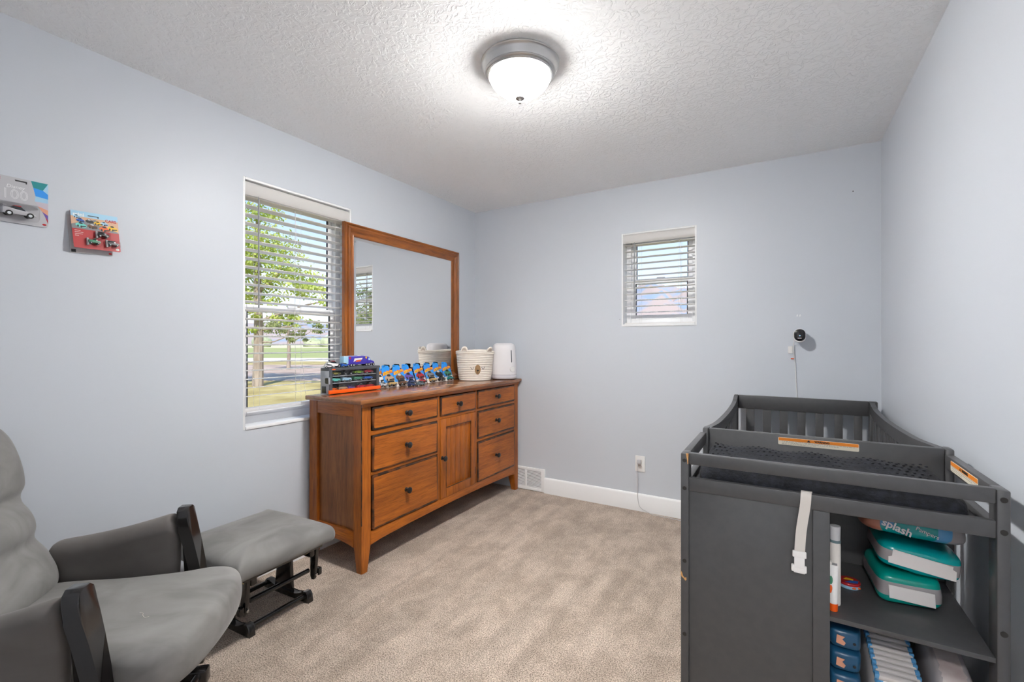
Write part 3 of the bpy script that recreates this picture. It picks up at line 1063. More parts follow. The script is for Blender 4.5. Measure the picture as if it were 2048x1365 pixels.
def back_cushion():
    """three stacked puffs, tilted back; rows of rings around x-y"""
    mb_ = MB()
    rows = []
    N = 28
    H0, H1 = 0.42, 1.05
    steps = 34
    creases = (0.0, 0.28, 0.50, 1.0)
    for i in range(steps + 1):
        v = i / steps
        z = H0 + (H1 - H0) * v
        # puff within its segment
        for a, b in zip(creases[:-1], creases[1:]):
            if a <= v <= b:
                s = (v - a) / (b - a)
                break
        puff = max(0.0, math.sin(math.pi * s)) ** 0.45
        hw = 0.288 if v < 0.50 else 0.345
        hw *= (0.93 + 0.07 * puff)
        if v > 0.76:
            q = (v - 0.76) / 0.24
            hw *= math.sqrt(max(0.0, 1 - (q * 0.985) ** 2.4)) * 0.9 + 0.1
        dep = (0.055 + 0.055 * puff) * (1.0 if v < 0.9 else max(0.25, 1 - (v - 0.9) * 7))
        yb = -0.43 - 0.24 * (v) ** 1.0
        row = []
        for k in range(N):
            a = 2 * math.pi * k / N
            c, s_ = math.cos(a), math.sin(a)
            x = hw * math.copysign(abs(c) ** 0.55, c)
            y = yb + (dep * math.copysign(abs(s_) ** 0.8, s_) if s_ > 0 else 0.045 * math.copysign(abs(s_) ** 0.6, s_))
            row.append((x, y, z))
        rows.append(row)
    mb_.rings(rows)
    ob = mb_.build('back_cushion', M['suede'], CH, smooth=180)
    return subsurf(ob, 1)


back_cushion()
post_side = [(0.020, 0.655), (0.028, 0.648), (0.030, 0.60), (0.022, 0.52), (0.012, 0.44), (0.014, 0.34), (0.030, 0.26), (0.040, 0.20), (0.042, 0.10), (-0.016, 0.10), (-0.018, 0.20), (-0.022, 0.30), (-0.026, 0.42), (-0.020, 0.52), (-0.012, 0.60), (-0.012, 0.648), (-0.004, 0.655)]
for sx in (-1, 1):
    # front arm post: curved board, face forward
    xo = sx * 0.282
    face = []
    prof2 = [(0.10, 0.026), (0.22, 0.027), (0.34, 0.026), (0.44, 0.026), (0.52, 0.030), (0.58, 0.034), (0.62, 0.034), (0.645, 0.028), (0.656, 0.014)]
    for z, w in prof2:
        face.append((xo + w, z))
    for z, w in reversed(prof2):
        face.append((xo - w, z))
    mb_ = MB()
    mb_.prism(face, -0.030, 0.008, 'y', 0.004)
    # gentle S-bend
    for v in mb_.bm.verts:
        z = v.co.z
        v.co.y += 0.045 * math.sin((0.60 - z) * 5.2) * (1 if z < 0.6 else 0.3) - (0.03 if z < 0.3 else 0.0) * (0.3 - z)
    mb_.build('arm_post', [M['black_wood']], CH)
    # arm: padded side panel with a rolled top, sloping down to the back
    rows = []
    for i in range(9):
        u = i / 8
        y = -0.028 - 0.40 * u
        zt = 0.640 - 0.075 * u - 0.012 * math.sin(math.pi * u)
        zb = 0.30
        sq = 1.0 if 0 < i < 8 else 0.86
        w_t, w_b = 0.048 * sq, 0.024 * sq
        cx = xo
        rows.append([(cx - w_b, y, zb), (cx - w_b, y, (zb + zt) / 2 - 0.03), (cx - w_t * 0.72, y, zt - 0.085), (cx - w_t, y, zt - 0.045), (cx - w_t * 0.75, y, zt - 0.010), (cx - w_t * 0.25, y, zt), (cx + w_t * 0.25, y, zt), (cx + w_t * 0.75, y, zt - 0.010), (cx + w_t, y, zt - 0.045), (cx + w_t * 0.72, y, zt - 0.085), (cx + w_b, y, (zb + zt) / 2 - 0.03), (cx + w_b, y, zb)])
    mb_ = MB()
    mb_.rings(rows)
    subsurf(mb_.build('arm_pad', M['suede_shaded'], CH, smooth=180), 2)
    # base rails
    MB().box((xo - 0.022, -0.50, 0.0), (xo + 0.022, 0.06, 0.055), 0.008).build('foot_rail', M['black_wood'], CH)
    MB().box((xo - 0.016, -0.28, 0.05), (xo + 0.016, -0.14, 0.30), 0.004).build('base_upright', M['black_wood'], CH)
    MB().box((sx * 0.225 - 0.014, -0.46, 0.268), (sx * 0.225 + 0.014, 0.12, 0.312), 0.004).build('seat_rail', M['black_wood'], CH)
    MB().box((sx * 0.24 - 0.010, 0.02, 0.10), (sx * 0.24 + 0.010, 0.062, 0.30), 0.005).build('swing_arm', M['black_wood'], CH)
    MB().cyl((sx * 0.20, 0.045, 0.13), (sx * 0.285, 0.045, 0.13), 0.016, seg=14).build('pivot_knob', M['black_wood'], CH)
for y, z in ((0.10, 0.29), (-0.44, 0.29)):
    MB().box((-0.24, y - 0.016, z - 0.022), (0.24, y + 0.016, z + 0.022), 0.004).build('cross_rail', M['black_wood'], CH)
for y, z in ((0.03, 0.035), (-0.46, 0.035)):
    MB().cyl((-0.30, y, z), (0.30, y, z), 0.014, seg=12).build('stretcher', M['black_wood'], CH)
MB().box((-0.29, -0.60, 0.30), (0.29, -0.55, 0.40), 0.006).build('back_rail', M['black_wood'], CH)
for sx in (-1, 1):
    mb_ = MB()
    mb_.box((-0.02, -0.012, 0.0), (0.02, 0.012, 0.55), 0.004)
    ob = mb_.build('back_post', M['black_wood'], CH, (sx * 0.235, -0.505, 0.30), (R(19), 0, 0))
# thread lint on the seat
MB().tube(smooth_open([(0.045, 0.0, 0.4525), (0.052, 0.012, 0.453), (0.065, 0.018, 0.453), (0.078, 0.03, 0.4525), (0.074, 0.038, 0.4525)]), 0.0006, 5).build('lint_thread', M['web'], CH)

# ------------------------------------------------------------------ ottoman
OT = thing('glider_ottoman', 'grey suede ottoman on a black wooden glider base between chair and dresser', 'ottoman', (-2.065, 1.20, 0), R(3))
out = smooth_closed([(-0.215, -0.235), (0.20, -0.245), (0.236, -0.20), (0.240, 0.0), (0.236, 0.195), (0.205, 0.235), (-0.215, 0.230), (-0.243, 0.19), (-0.245, 0.0), (-0.243, -0.195)], 3)
cushion(out, [(0.05, 0.302), (0.85, 0.302), (0.965, 0.306), (0.995, 0.322), (1.0, 0.345), (0.98, 0.368), (0.90, 0.388), (0.70, 0.402), (0.4, 0.408), (0.05, 0.410)], M['suede'], 'cushion', OT)
MB().box((-0.20, -0.19, 0.284), (0.20, 0.19, 0.304), 0.004).build('platform', M['black_wood'], OT)
for y in (-0.105, 0.185):
    # foot with a raised round toe at each end
    foot = [(-0.21, 0.0), (-0.21, 0.028), (-0.195, 0.046), (-0.170, 0.046), (-0.12, 0.026), (0.02, 0.022), (0.060, 0.030), (0.085, 0.050), (0.105, 0.052), (0.118, 0.036), (0.122, 0.0)]
    MB().prism(foot, y - 0.016, y + 0.016, 'y', 0.004).build('foot', M['black_wood'], OT)
    MB().prism([(-0.135, 0.02), (-0.01, 0.02), (-0.022, 0.235), (-0.105, 0.235)], y - 0.010, y + 0.010, 'y', 0.003).build('end_board', M['black_wood'], OT)
    MB().box((-0.18, y - 0.014, 0.222), (0.135, y + 0.014, 0.258), 0.006).build('top_bar', M['black_wood'], OT)
    for x in (0.115, -0.155):
        sg = 1 if y > 0 else -1
        yo = y + sg * 0.026
        MB().prism([(x - 0.020, 0.262), (x - 0.010, 0.275), (x + 0.014, 0.275), (x + 0.024, 0.262), (x + 0.010, 0.115), (x + 0.002, 0.100), (x - 0.012, 0.100), (x - 0.020, 0.115)], yo - 0.009, yo + 0.009, 'y', 0.003).build('swing_arm', M['black_wood'], OT)
        MB().cyl((x, yo - sg * 0.05, 0.243), (x, yo + sg * 0.010, 0.243), 0.005, seg=10).build('pivot_pin', M['brass'], OT)
        MB().box((x - 0.014, yo + sg * 0.012, 0.112), (x + 0.016, yo + sg * 0.034, 0.150), 0.007).build('stop_block', M['black_wood'], OT)
        MB().cyl((x + 0.012, yo, 0.125), (x + 0.018, yo, 0.125), 0.006, seg=10).build('bolt_head', M['steel'], OT)
for x, z in ((0.092, 0.030), (0.105, 0.150), (-0.185, 0.030)):
    MB().cyl((x, -0.105, z), (x, 0.185, z), 0.0105, seg=14).build('stretcher', M['black_wood'], OT)
for x in (0.115, -0.155):
    MB().box((x - 0.012, -0.19, 0.262), (x + 0.012, 0.20, 0.286), 0.004).build('cushion_rail', M['black_wood'], OT)

# ------------------------------------------------------------------ crib with changing table
CR = thing('crib_with_changing_table', 'charcoal wooden crib with attached changing table against the right wall', 'crib', (0.092, 2.4, 0))
cx0, cx1, cyF, cyM, cyB = -0.274, 0.458, 1.500, 1.900, 3.322
K = M['crib']


def cw(mb_, name, m=None, parent=None):
    return bw(mb_, name, m or K, parent or CR, CR)


def rbox(a, b, bev=0.003):
    return MB().box(a, b, bev)


pL = cw(rbox((cx0, cyF, 0), (cx0 + 0.024, cyF + 0.052, 0.906), 0.004), 'front_post')
pR = cw(rbox((cx1 - 0.024, cyF, 0), (cx1, cyF + 0.052, 0.906), 0.004), 'front_post')
cw(rbox((cx0 + 0.024, cyF + 0.003, 0.872), (cx1 - 0.024, cyF + 0.021, 0.908)), 'guard_rail')
cw(rbox((cx0 + 0.024, cyF + 0.003, 0.790), (cx1 - 0.024, cyF + 0.021, 0.832)), 'tray_rail')
for x0, x1 in ((cx0, cx0 + 0.022), (cx1 - 0.022, cx1)):
    gr = cw(rbox((x0, cyF + 0.052, 0.862), (x1, cyM, 0.905)), 'guard_rail')
    cw(rbox((x0, cyF + 0.052, 0.776), (x1, cyM, 0.815)), 'tray_rail')
    cw(rbox((x0, cyF + 0.052, 0.05), (x1, cyM, 0.10)), 'lower_side_rail')
# tall posts and panel between table and crib
for x0, x1 in ((cx0 + 0.008, cx0 + 0.030), (cx1 - 0.022, cx1)):
    cw(rbox((x0, cyM, 0), (x1, cyM + 0.05, 0.922), 0.006), 'middle_post')
cw(rbox((cx0 + 0.030, cyM + 0.004, 0.10), (cx1 - 0.022, cyM + 0.024, 0.922), 0.005), 'middle_panel')
# tray, cabinet
cw(rbox((cx0 + 0.022, cyF + 0.021, 0.788), (cx1 - 0.022, cyM, 0.800), 0.001), 'tray')
cw(rbox((cx0 + 0.024, cyF + 0.009, 0.04), (0.073, cyF + 0.019, 0.790), 0.001), 'front_panel')
cw(rbox((0.073, cyF + 0.003, 0.04), (0.112, cyF + 0.021, 0.790), 0.002), 'front_stile')
cw(rbox((0.092, cyF + 0.021, 0.04), (0.108, cyM + 0.004, 0.788), 0.001), 'divider')
cw(rbox((cx0 + 0.003, cyF + 0.052, 0.10), (cx0 + 0.014, cyM, 0.776), 0.001), 'side_panel')
cw(rbox((0.108, cyF + 0.004, 0.495), (cx1 - 0.024, cyM + 0.004, 0.508), 0.0015), 'shelf')
cw(rbox((0.108, cyF + 0.004, 0.065), (cx1 - 0.024, cyM + 0.004, 0.080), 0.0015), 'bottom_shelf')
cw(rbox((cx0 + 0.024, cyF + 0.003, 0.03), (cx1 - 0.024, cyF + 0.021, 0.068), 0.002), 'plinth_rail')
# bolts on the posts
for z in (0.884, 0.797, 0.570, 0.341):
    cw(MB().cyl((cx0 + 0.012, cyF + 0.001, z), (cx0 + 0.012, cyF - 0.0012, z), 0.0062, seg=16), 'bolt', M['bolt'])
for z in (0.884, 0.808, 0.57, 0.34):
    cw(MB().cyl((cx1 - 0.012, cyF + 0.001, z), (cx1 - 0.012, cyF - 0.0012, z), 0.0068, seg=16), 'bolt', M['bolt'])
# chips in the paint
for poly in ([(-0.258, 0.9065), (-0.2505, 0.9065), (-0.251, 0.89), (-0.2515, 0.874), (-0.2535, 0.873), (-0.2545, 0.886), (-0.2565, 0.895)],
             [(-0.2735, 0.536), (-0.269, 0.530), (-0.267, 0.522), (-0.262, 0.517), (-0.257, 0.519), (-0.2565, 0.511), (-0.260, 0.508), (-0.265, 0.514), (-0.271, 0.518), (-0.2735, 0.524)]):
    cw(MB().prism(poly, cyF - 0.0003, cyF + 0.001, 'y'), 'paint_chip', M['chip'])
# crib: curved side rails, slats, headboard
left_c = [(3.306, 0.912), (3.25, 0.897), (3.18, 0.883), (3.05, 0.874), (2.85, 0.870), (2.6, 0.873), (2.3, 0.884), (2.05, 0.905), (1.95, 0.914)]
for x0, x1 in ((cx0 + 0.004, cx0 + 0.028), (cx1 - 0.026, cx1 - 0.002)):
    tp = smooth_open([(y, z, 0) for y, z in left_c], 5)
    poly = [(p.x, p.y) for p in tp] + [(1.95, 0.845), (2.05, 0.842), (2.6, 0.818), (3.05, 0.818), (3.306, 0.845)]
    cw(MB().prism(poly, x0, x1, 'x', 0.003), 'side_rail')
    cw(rbox((x0, 1.95, 0.20), (x1, 3.306, 0.26)), 'side_rail')
    n = 19
    for i in range(n):
        y = 2.0 + (3.255 - 2.0) * i / (n - 1)
        cw(rbox((x0 + 0.006, y - 0.0155, 0.25), (x1 - 0.006, y + 0.0155, 0.83), 0.002), 'slat')
for x0, x1 in ((cx0 + 0.004, cx0 + 0.028), (cx1 - 0.002 - 0.024, cx1 + 0.012)):
    cw(rbox((x0, cyB - 0.03, 0), (x1, cyB + 0.012, 0.913), 0.005), 'head_post')
cw(rbox((cx0 + 0.028, cyB - 0.020, 0.826), (cx1 - 0.026, cyB, 0.913), 0.004), 'head_rail')
cw(rbox((cx0 + 0.028, cyB - 0.020, 0.20), (cx1 - 0.026, cyB, 0.27), 0.004), 'head_rail')
for xa, xb2 in ((-0.200, -0.153), (-0.105, -0.059), (-0.013, 0.031), (0.081, 0.124), (0.174, 0.215), (0.269, 0.309), (0.362, 0.401)):
    cw(rbox((xa, cyB - 0.015, 0.26), (xb2, cyB - 0.004, 0.83), 0.002), 'slat')
cw(rbox((cx0 + 0.03, 1.96, 0.30), (cx1 - 0.03, cyB - 0.03, 0.32), 0.002), 'mattress_board')


# stickers
def sticker(origin, xdir, ydir, w, h, label):
    mt = frame_mtx(origin, xdir, ydir)
    st = MB().prism(round_rect(w, h, 0.004, 4), 0, 0.0006, 'z', mtx=mt)
    s_ = cw(st, 'warning_sticker', M['cream_print'])
    s_['label'] = label
    band = MB().prism(round_rect(w - 0.003, h * 0.40, 0.002, 3, 0, h * 0.26), 0.0003, 0.0009, 'z', mtx=mt)
    cw(band, 'orange_band', M['orange_print'], s_)
    off = Matrix.Translation(-Vector(CR.location))
    text('WARNING', h * 0.34, M['ink'], s_, off @ mt @ Matrix.Translation((0.014, h * 0.25, 0.0011)), bold=0.0004, extrude=0.0002)
    tri = MB().prism([(-0.030, h * 0.13), (-0.019, h * 0.13), (-0.0245, h * 0.41)], 0.0003, 0.0012, 'z', mtx=mt)
    cw(tri, 'warning_triangle', M['ink'], s_)
    for k in range(3):
        w2 = (w * 0.9, w * 0.72, w * 0.4)[k]
        ln = MB()
        zz = -h * (0.05 + 0.16 * k)
        x = -w * 0.45
        rg = random.Random(k + int(w * 1e4))
        while x < -w * 0.45 + w2:
            l_ = rg.uniform(0.003, 0.010)
            ln.prism([(x, zz), (x + l_, zz), (x + l_, zz + 0.0011), (x, zz + 0.0011)], 0.0004, 0.0008, 'z', mtx=mt)
            x += l_ + 0.0018
        cw(ln, 'fine_print', M['grey_ink'], s_)
    return s_


sticker((0.105, cyM + 0.0035, 0.899), (1, 0, 0), (0, 0, 1), 0.234, 0.026, 'orange and cream warning sticker')
sticker((cx1 - 0.0225, 1.735, 0.884), (0, -1, 0), (0, 0, 1), 0.22, 0.030, 'orange and cream warning sticker')

# ------------------------------------------------------------------ changing pad
PD = thing('changing_pad', 'black dimpled minky changing pad lying on the changing table tray', 'changing pad', (0.08, 1.70, 0.8005))
rows = []
NX = 30
px0, px1 = -0.232, 0.405
prof = [(-0.172, 0.0), (-0.182, 0.022), (-0.180, 0.055), (-0.165, 0.082), (-0.140, 0.092), (-0.105, 0.084), (-0.06, 0.066), (0.0, 0.058), (0.06, 0.066), (0.105, 0.084), (0.140, 0.092), (0.165, 0.084), (0.180, 0.055), (0.182, 0.022), (0.172, 0.0)]
for i in range(NX + 1):
    u = i / NX
    x = px0 + (px1 - px0) * u
    e_ = min(u, 1 - u) * 2
    rs = 1.0 if e_ > 0.06 else 0.93 + 0.07 * math.sin(e_ / 0.06 * math.pi / 2)
    zs = 1.0 if e_ > 0.10 else 0.72 + 0.28 * math.sin(e_ / 0.10 * math.pi / 2)
    if u > 0.8:
        zs *= 1 - 0.12 * (u - 0.8) / 0.2
    rows.append([(x, 1.70 + a * rs, 0.8005 + b * zs * 0.85 + 0.004 * math.sin(x * 40 + a * 30) * (b > 0.05)) for a, b in prof])
mb_ = MB()
mb_.rings(rows)
pad = bw(mb_, 'pad_cover', M['minky'], PD, smooth=180)
subsurf(pad, 2)
# raised dots of the fabric on the top
dots = MB()
rd = random.Random(5)
for i in range(34):
    for j in range(15):
        x = px0 + 0.02 + (px1 - px0 - 0.04) * (i + 0.5 * (j % 2)) / 34
        a = -0.150 + 0.30 * j / 14
        b = None
        for (a0_, b0_), (a1_, b1_) in zip(prof[:-1], prof[1:]):
            if a0_ <= a <= a1_ and b0_ > 0.03 and b1_ > 0.03:
                b = b0_ + (b1_ - b0_) * (a - a0_) / (a1_ - a0_ + 1e-9)
        if b is None:
            continue
        dots.ball((x, 1.70 + a, 0.8005 + b * 0.85 + 0.004 * math.sin(x * 40 + a * 30) - 0.001), (0.0048, 0.0048, 0.0026), 6, 4)
d_ = bw(dots, 'minky_dots', M['minky'], PD, smooth=180)
d_['kind'] = 'stuff'
# strap over the rail and down the front, with its buckle
sp = [(0.062, 1.530, 0.812), (0.060, 1.518, 0.834), (0.058, 1.503, 0.838), (0.057, 1.497, 0.828), (0.055, 1.496, 0.80), (0.046, 1.4965, 0.73), (0.042, 1.4965, 0.668)]
st = smooth_open(sp, 5)
mb_ = MB()
rows = []
for i, p in enumerate(st):
    t_ = (st[min(i + 1, len(st) - 1)] - st[max(i - 1, 0)]).normalized()
    nrm = Vector((1, 0, 0)).cross(t_).normalized()
    h_ = Vector((0.0125, 0, 0))
    n_ = nrm * 0.0008
    rows.append([p - h_ - n_, p + h_ - n_, p + h_ + n_, p - h_ + n_])
mb_.rings(rows)
bw(mb_, 'strap', M['web'], PD)
bk = MB()
bk.box((0.025, 1.491, 0.655), (0.058, 1.500, 0.672), 0.002).box((0.029, 1.491, 0.625), (0.054, 1.500, 0.656), 0.002).box((0.022, 1.491, 0.614), (0.031, 1.500, 0.634), 0.003).box((0.050, 1.491, 0.614), (0.059, 1.500, 0.634), 0.003).box((0.028, 1.491, 0.612), (0.055, 1.500, 0.627), 0.002)
bw(bk, 'buckle', M['white_pl'], PD)
# ------------------------------------------------------------------ toy vehicles
CAR = {
    'coupe': ([(-.50, .13), (-.50, .29), (-.44, .35), (-.10, .36), (.22, .34), (.46, .27), (.50, .20), (.50, .13)], [(-.40, .34), (-.20, .50), (.06, .51), (.24, .33)]),
    'pickup': ([(-.50, .14), (-.50, .40), (-.06, .40), (.20, .40), (.46, .36), (.50, .26), (.50, .14)], [(-.10, .38), (-.06, .60), (.12, .60), (.24, .38)]),
    'race': ([(-.50, .10), (-.50, .32), (-.40, .36), (-.10, .30), (.20, .27), (.48, .17), (.50, .10)], [(-.34, .30), (-.16, .43), (.04, .42), (.20, .26)]),
    'wagon': ([(-.50, .14), (-.50, .38), (.20, .38), (.46, .33), (.50, .24), (.50, .14)], [(-.49, .36), (-.44, .57), (.10, .57), (.24, .36)]),
}


def car_meshes(body_parent, L, col, kind, place=None, part_name=None, roof=None):
    """body, cabin, four wheels; either parts of a thing or sub-parts of a part"""
    bp, cp = CAR[kind]
    hw = 0.205 * L
    b = MB()
    b.prism([(x * L, z * L) for x, z in bp], -hw, hw, 'y', 0.010 * L * 3)
    if kind == 'race':
        b.box((-.50 * L, -hw, .40 * L), (-.40 * L, hw, .43 * L)).box((-.47 * L, -.02 * L, .30 * L), (-.43 * L, .02 * L, .41 * L))
    if kind == 'pickup':
        b.box((-.49 * L, -hw, .38 * L), (-.47 * L, hw, .45 * L)).box((-.49 * L, -hw, .38 * L), (-.06 * L, -hw * .9, .45 * L)).box((-.49 * L, hw * .9, .38 * L), (-.06 * L, hw, .45 * L))
    body = b.build(part_name or 'body', C(col), body_parent)
    if place is not None:
        body.matrix_local = place
    par = body if part_name else body_parent
    MB().prism([(x * L, z * L) for x, z in cp], -hw * .84, hw * .84, 'y', 0.006 * L).build('cabin', M['toyglass'], par)
    rz = max(z for _, z in cp)
    rx = [x for x, z in cp if z > rz - 0.03]
    MB().box((min(rx) * L, -hw * .80, (rz - .01) * L), (max(rx) * L, hw * .80, (rz + .025) * L), .008 * L).build('roof', C(roof or col), par)
    for x in (-.31, .31):
        for s in (-1, 1):
            w = MB()
            w.cyl((x * L, s * hw * .72, .115 * L), (x * L, s * hw * 1.06, .115 * L), .115 * L, seg=12)
            w.cyl((x * L, s * hw * 1.06, .115 * L), (x * L, s * hw * 1.09, .115 * L), .062 * L, seg=10, mi=1)
            w.build('wheel', [M['tyre'], M['chrome']], par)
    return body


def toy_car(label, kind, col, loc, rotz, L=0.07, group=None, roof=None):
    t_ = thing('toy_car', label, 'toy car', loc, rotz, group)
    car_meshes(t_, L, col, kind, roof=roof)
    return t_


# display case: open box with two shelves, clear lid, orange lip, grey ends
cs_y0, cs_y1, cs_xf, cs_xb, cs_z = 1.742, 2.130, -2.278, -2.356, DZT + 0.0005
CS = thing('toy_car_display_case', 'grey toy car display case with clear front and orange lip on the dresser', 'display case', ((cs_xf + cs_xb) / 2, (cs_y0 + cs_y1) / 2, cs_z))
zt = 1.103


def csw(mb_, name, m, parent=None):
    return bw(mb_, name, m, parent or CS, CS)


csw(MB().box((cs_xb, cs_y0 + 0.012, 0.952), (cs_xb + 0.005, cs_y1 - 0.012, zt - 0.004), 0.001), 'back_panel', M['grey_pl'])
csw(MB().box((cs_xb, cs_y0, zt - 0.018), (cs_xf, cs_y1 + 0.004, zt), 0.004), 'top_panel', M['grey_pl'])
csw(MB().box((cs_xb, cs_y0 + 0.010, 0.949), (cs_xf - 0.004, cs_y1 - 0.010, 0.958), 0.002), 'bottom_panel', M['grey_pl'])
e1 = csw(MB().box((cs_xb, cs_y0, 0.948), (cs_xf - 0.002, cs_y0 + 0.014, zt - 0.016), 0.003), 'end_panel', M['lt_grey_pl'])
csw(MB().box((cs_xb, cs_y1 - 0.014, 0.948), (cs_xf - 0.002, cs_y1, zt - 0.016), 0.003), 'end_panel', M['grey_pl'])
csw(MB().box((cs_xf - 0.004, cs_y0 + 0.002, 0.960), (cs_xf + 0.002, cs_y0 + 0.024, zt - 0.014), 0.002), 'front_stile', M['grey_pl'])
csw(MB().box((cs_xf - 0.004, cs_y1 - 0.026, 0.960), (cs_xf + 0.002, cs_y1 - 0.002, zt - 0.014), 0.002), 'front_stile', M['grey_pl'])
csw(MB().prism(round_rect(0.034, 0.034, 0.008, 4, cs_xf - 0.016, 1.028), cs_y0 - 0.002, cs_y0 + 0.001, 'y'), 'latch', M['black_pl'])
csw(MB().box((cs_xf - 0.004, cs_y0 - 0.003, 1.008), (cs_xf + 0.005, cs_y0 + 0.006, 1.048), 0.002), 'latch_loop', M['lt_grey_pl'])
csw(MB().box((cs_xb + 0.014, cs_y0 - 0.001, 0.955), (cs_xf - 0.026, cs_y0 + 0.001, 0.995), 0.0005), 'side_door', M['black_pl'])
for z in (1.050, 1.008):
    csw(MB().box((cs_xb + 0.004, cs_y0 + 0.014, z), (cs_xf - 0.006, cs_y1 - 0.014, z + 0.003), 0.001), 'shelf', M['lt_grey_pl'])
csw(MB().box((cs_xf - 0.004, cs_y0 + 0.024, 0.972), (cs_xf - 0.0025, cs_y1 - 0.026, zt - 0.016)), 'clear_front', M['clear'])
csw(MB().box((cs_xf - 0.004, cs_y0 - 0.004, 0.950), (cs_xf + 0.010, cs_y1 + 0.004, 0.972), 0.003), 'orange_lip', M['orange_pl'])
csw(MB().box((cs_xf - 0.002, cs_y0 + 0.022, zt - 0.0125), (cs_xf + 0.001, cs_y0 + 0.046, zt - 0.0055), 0.001), 'orange_badge', M['orange_pl'])
for y in (cs_y0 + 0.05, cs_y1 - 0.06):
    csw(MB().box((cs_xb + 0.01, y, 0.9455), (cs_xf - 0.01, y + 0.04, 0.9495), 0.0008), 'foot', M['black_pl'])

rows_ = [
    (1.0535, 'top', [(0.066, 'coupe', 'olive', 'yellow-green toy coupe at the left of the display case top shelf'), (0.156, 'coupe', 'black', 'dark toy coupe left of the lime one on the display case top shelf'),
                     (0.240, 'coupe', 'lime', 'lime green toy coupe on the top shelf of the display case'), (0.322, 'coupe', 'crimson', 'dark red toy coupe at the right of the display case top shelf')]),
    (1.0115, 'middle', [(0.066, 'pickup', 'turquoise', 'turquoise toy pickup on the middle shelf of the display case'), (0.148, 'pickup', 'skyblue', 'pale blue toy pickup on the middle shelf of the display case'),
                        (0.234, 'pickup', 'green', 'dark green toy pickup on the middle shelf of the display case'), (0.318, 'coupe', 'blue', 'blue toy coupe on the middle shelf of the display case')]),
    (0.9585, 'bottom', [(0.044, 'coupe', 'orange', 'orange toy car at the left of the display case bottom row'), (0.120, 'wagon', 'tan', 'tan toy van behind the orange lip of the display case'),
                        (0.190, 'race', 'purple', 'purple toy racer in the bottom row of the display case'), (0.262, 'coupe', 'crimson', 'red toy car with white stripe in the bottom row of the display case'),
                        (0.334, 'coupe', 'red', 'red toy car at the right end of the display case bottom row')]),
]
for z, nm, lst in rows_:
    for dy, kd, cl, lb in lst:
        toy_car(lb, kd, cl, (cs_xf - 0.034, cs_y0 + dy, z), R(90), 0.066, 'toy cars in the display case', 'white' if 'white stripe' in lb else None)

# on top of the case
toy_car('red and white toy race car on top of the display case', 'race', 'white', (-2.312, 1.800, zt + 0.0003), R(80), 0.088, 'toy vehicles on the display case', 'red')
toy_car('grey toy racer at the left end on top of the display case', 'race', 'lightgrey', (-2.292, 1.752, zt + 0.0003), R(70), 0.052, 'toy vehicles on the display case')
toy_car('low blue and white toy racer behind the toy truck trailer', 'race', 'blue', (-2.290, 1.862, zt + 0.0003), R(95), 0.060, 'toy vehicles on the display case', 'white')
TR = thing('toy_truck', 'purple-blue toy racing truck with a trailer on top of the display case', 'toy truck', (-2.318, 1.995, zt + 0.0003), R(90))
tr_b = MB().box((-0.128, -0.019, 0.012), (0.050, 0.019, 0.064), 0.002).build('trailer', C('royal'), TR)
MB().box((-0.131, -0.0193, 0.016), (-0.095, 0.0193, 0.0642), 0.002).build('trailer_end', C('skyblue'), TR)
MB().box((-0.128, -0.018, 0.0635), (0.050, 0.018, 0.067), 0.001).build('trailer_roof', C('lightgrey'), TR)
for x in (-0.08, -0.035, 0.02):
    MB().box((x, -0.008, 0.066), (x + 0.018, 0.008, 0.069), 0.001).build('roof_vent', C('blue'), TR)
mt = frame_mtx((-0.022, -0.0192, 0.044), (1, 0, 0), (0, 0, 1))
MB().prism([(-0.036, -0.016), (-0.028, 0.006), (0.036, 0.009), (0.030, -0.001), (-0.014, -0.005)], 0.0, 0.0005, 'z', mtx=mt).build('logo_white', C('cream'), tr_b)
MB().prism([(-0.022, -0.017), (-0.012, -0.006), (0.026, -0.003), (0.020, -0.013)], 0.0003, 0.0009, 'z', mtx=mt).build('logo_orange', C('orange'), tr_b)
MB().box((-0.090, -0.0197, 0.046), (-0.078, -0.0188, 0.060)).build('badge_red', C('red'), tr_b)
MB().prism([(0.036, 0.060), (0.050, 0.060), (0.048, 0.050), (0.043, 0.045), (0.037, 0.052)], -0.0197, -0.0188, 'y').build('badge_yellow', C('yellow'), tr_b)
MB().prism([(0.052, 0.010), (0.052, 0.056), (0.060, 0.060), (0.074, 0.054), (0.082, 0.034), (0.104, 0.031), (0.112, 0.026), (0.114, 0.010)], -0.017, 0.017, 'y', 0.002).build('cab', C('royal'), TR)
MB().prism([(0.062, 0.036), (0.064, 0.052), (0.072, 0.050), (0.079, 0.036)], -0.0175, 0.0175, 'y').build('cab_window', C('skyblue'), TR)
MB().box((0.078, -0.0185, 0.012), (0.096, 0.0185, 0.020), 0.002).build('fuel_tank', M['chrome'], TR)
MB().box((0.110, -0.016, 0.006), (0.118, 0.016, 0.014), 0.002).build('bumper', M['chrome'], TR)
for x in (-0.075, -0.055, 0.046, 0.066, 0.103):
    for s in (-1, 1):
        w = MB()
        w.cyl((x, s * 0.012, 0.0095), (x, s * 0.0195, 0.0095), 0.0095, seg=12).cyl((x, s * 0.0195, 0.0095), (x, s * 0.0202, 0.0095), 0.0055, seg=10, mi=1)
        w.build('wheel', [M['tyre'], M['chrome']], TR)


# ------------------------------------------------------------------ carded toy cars leaning on the mirror
def flat(poly, z0, z1, m, name, parent):
    return MB().prism(poly, z0, z1, 'z').build(name, m, parent, smooth=0)


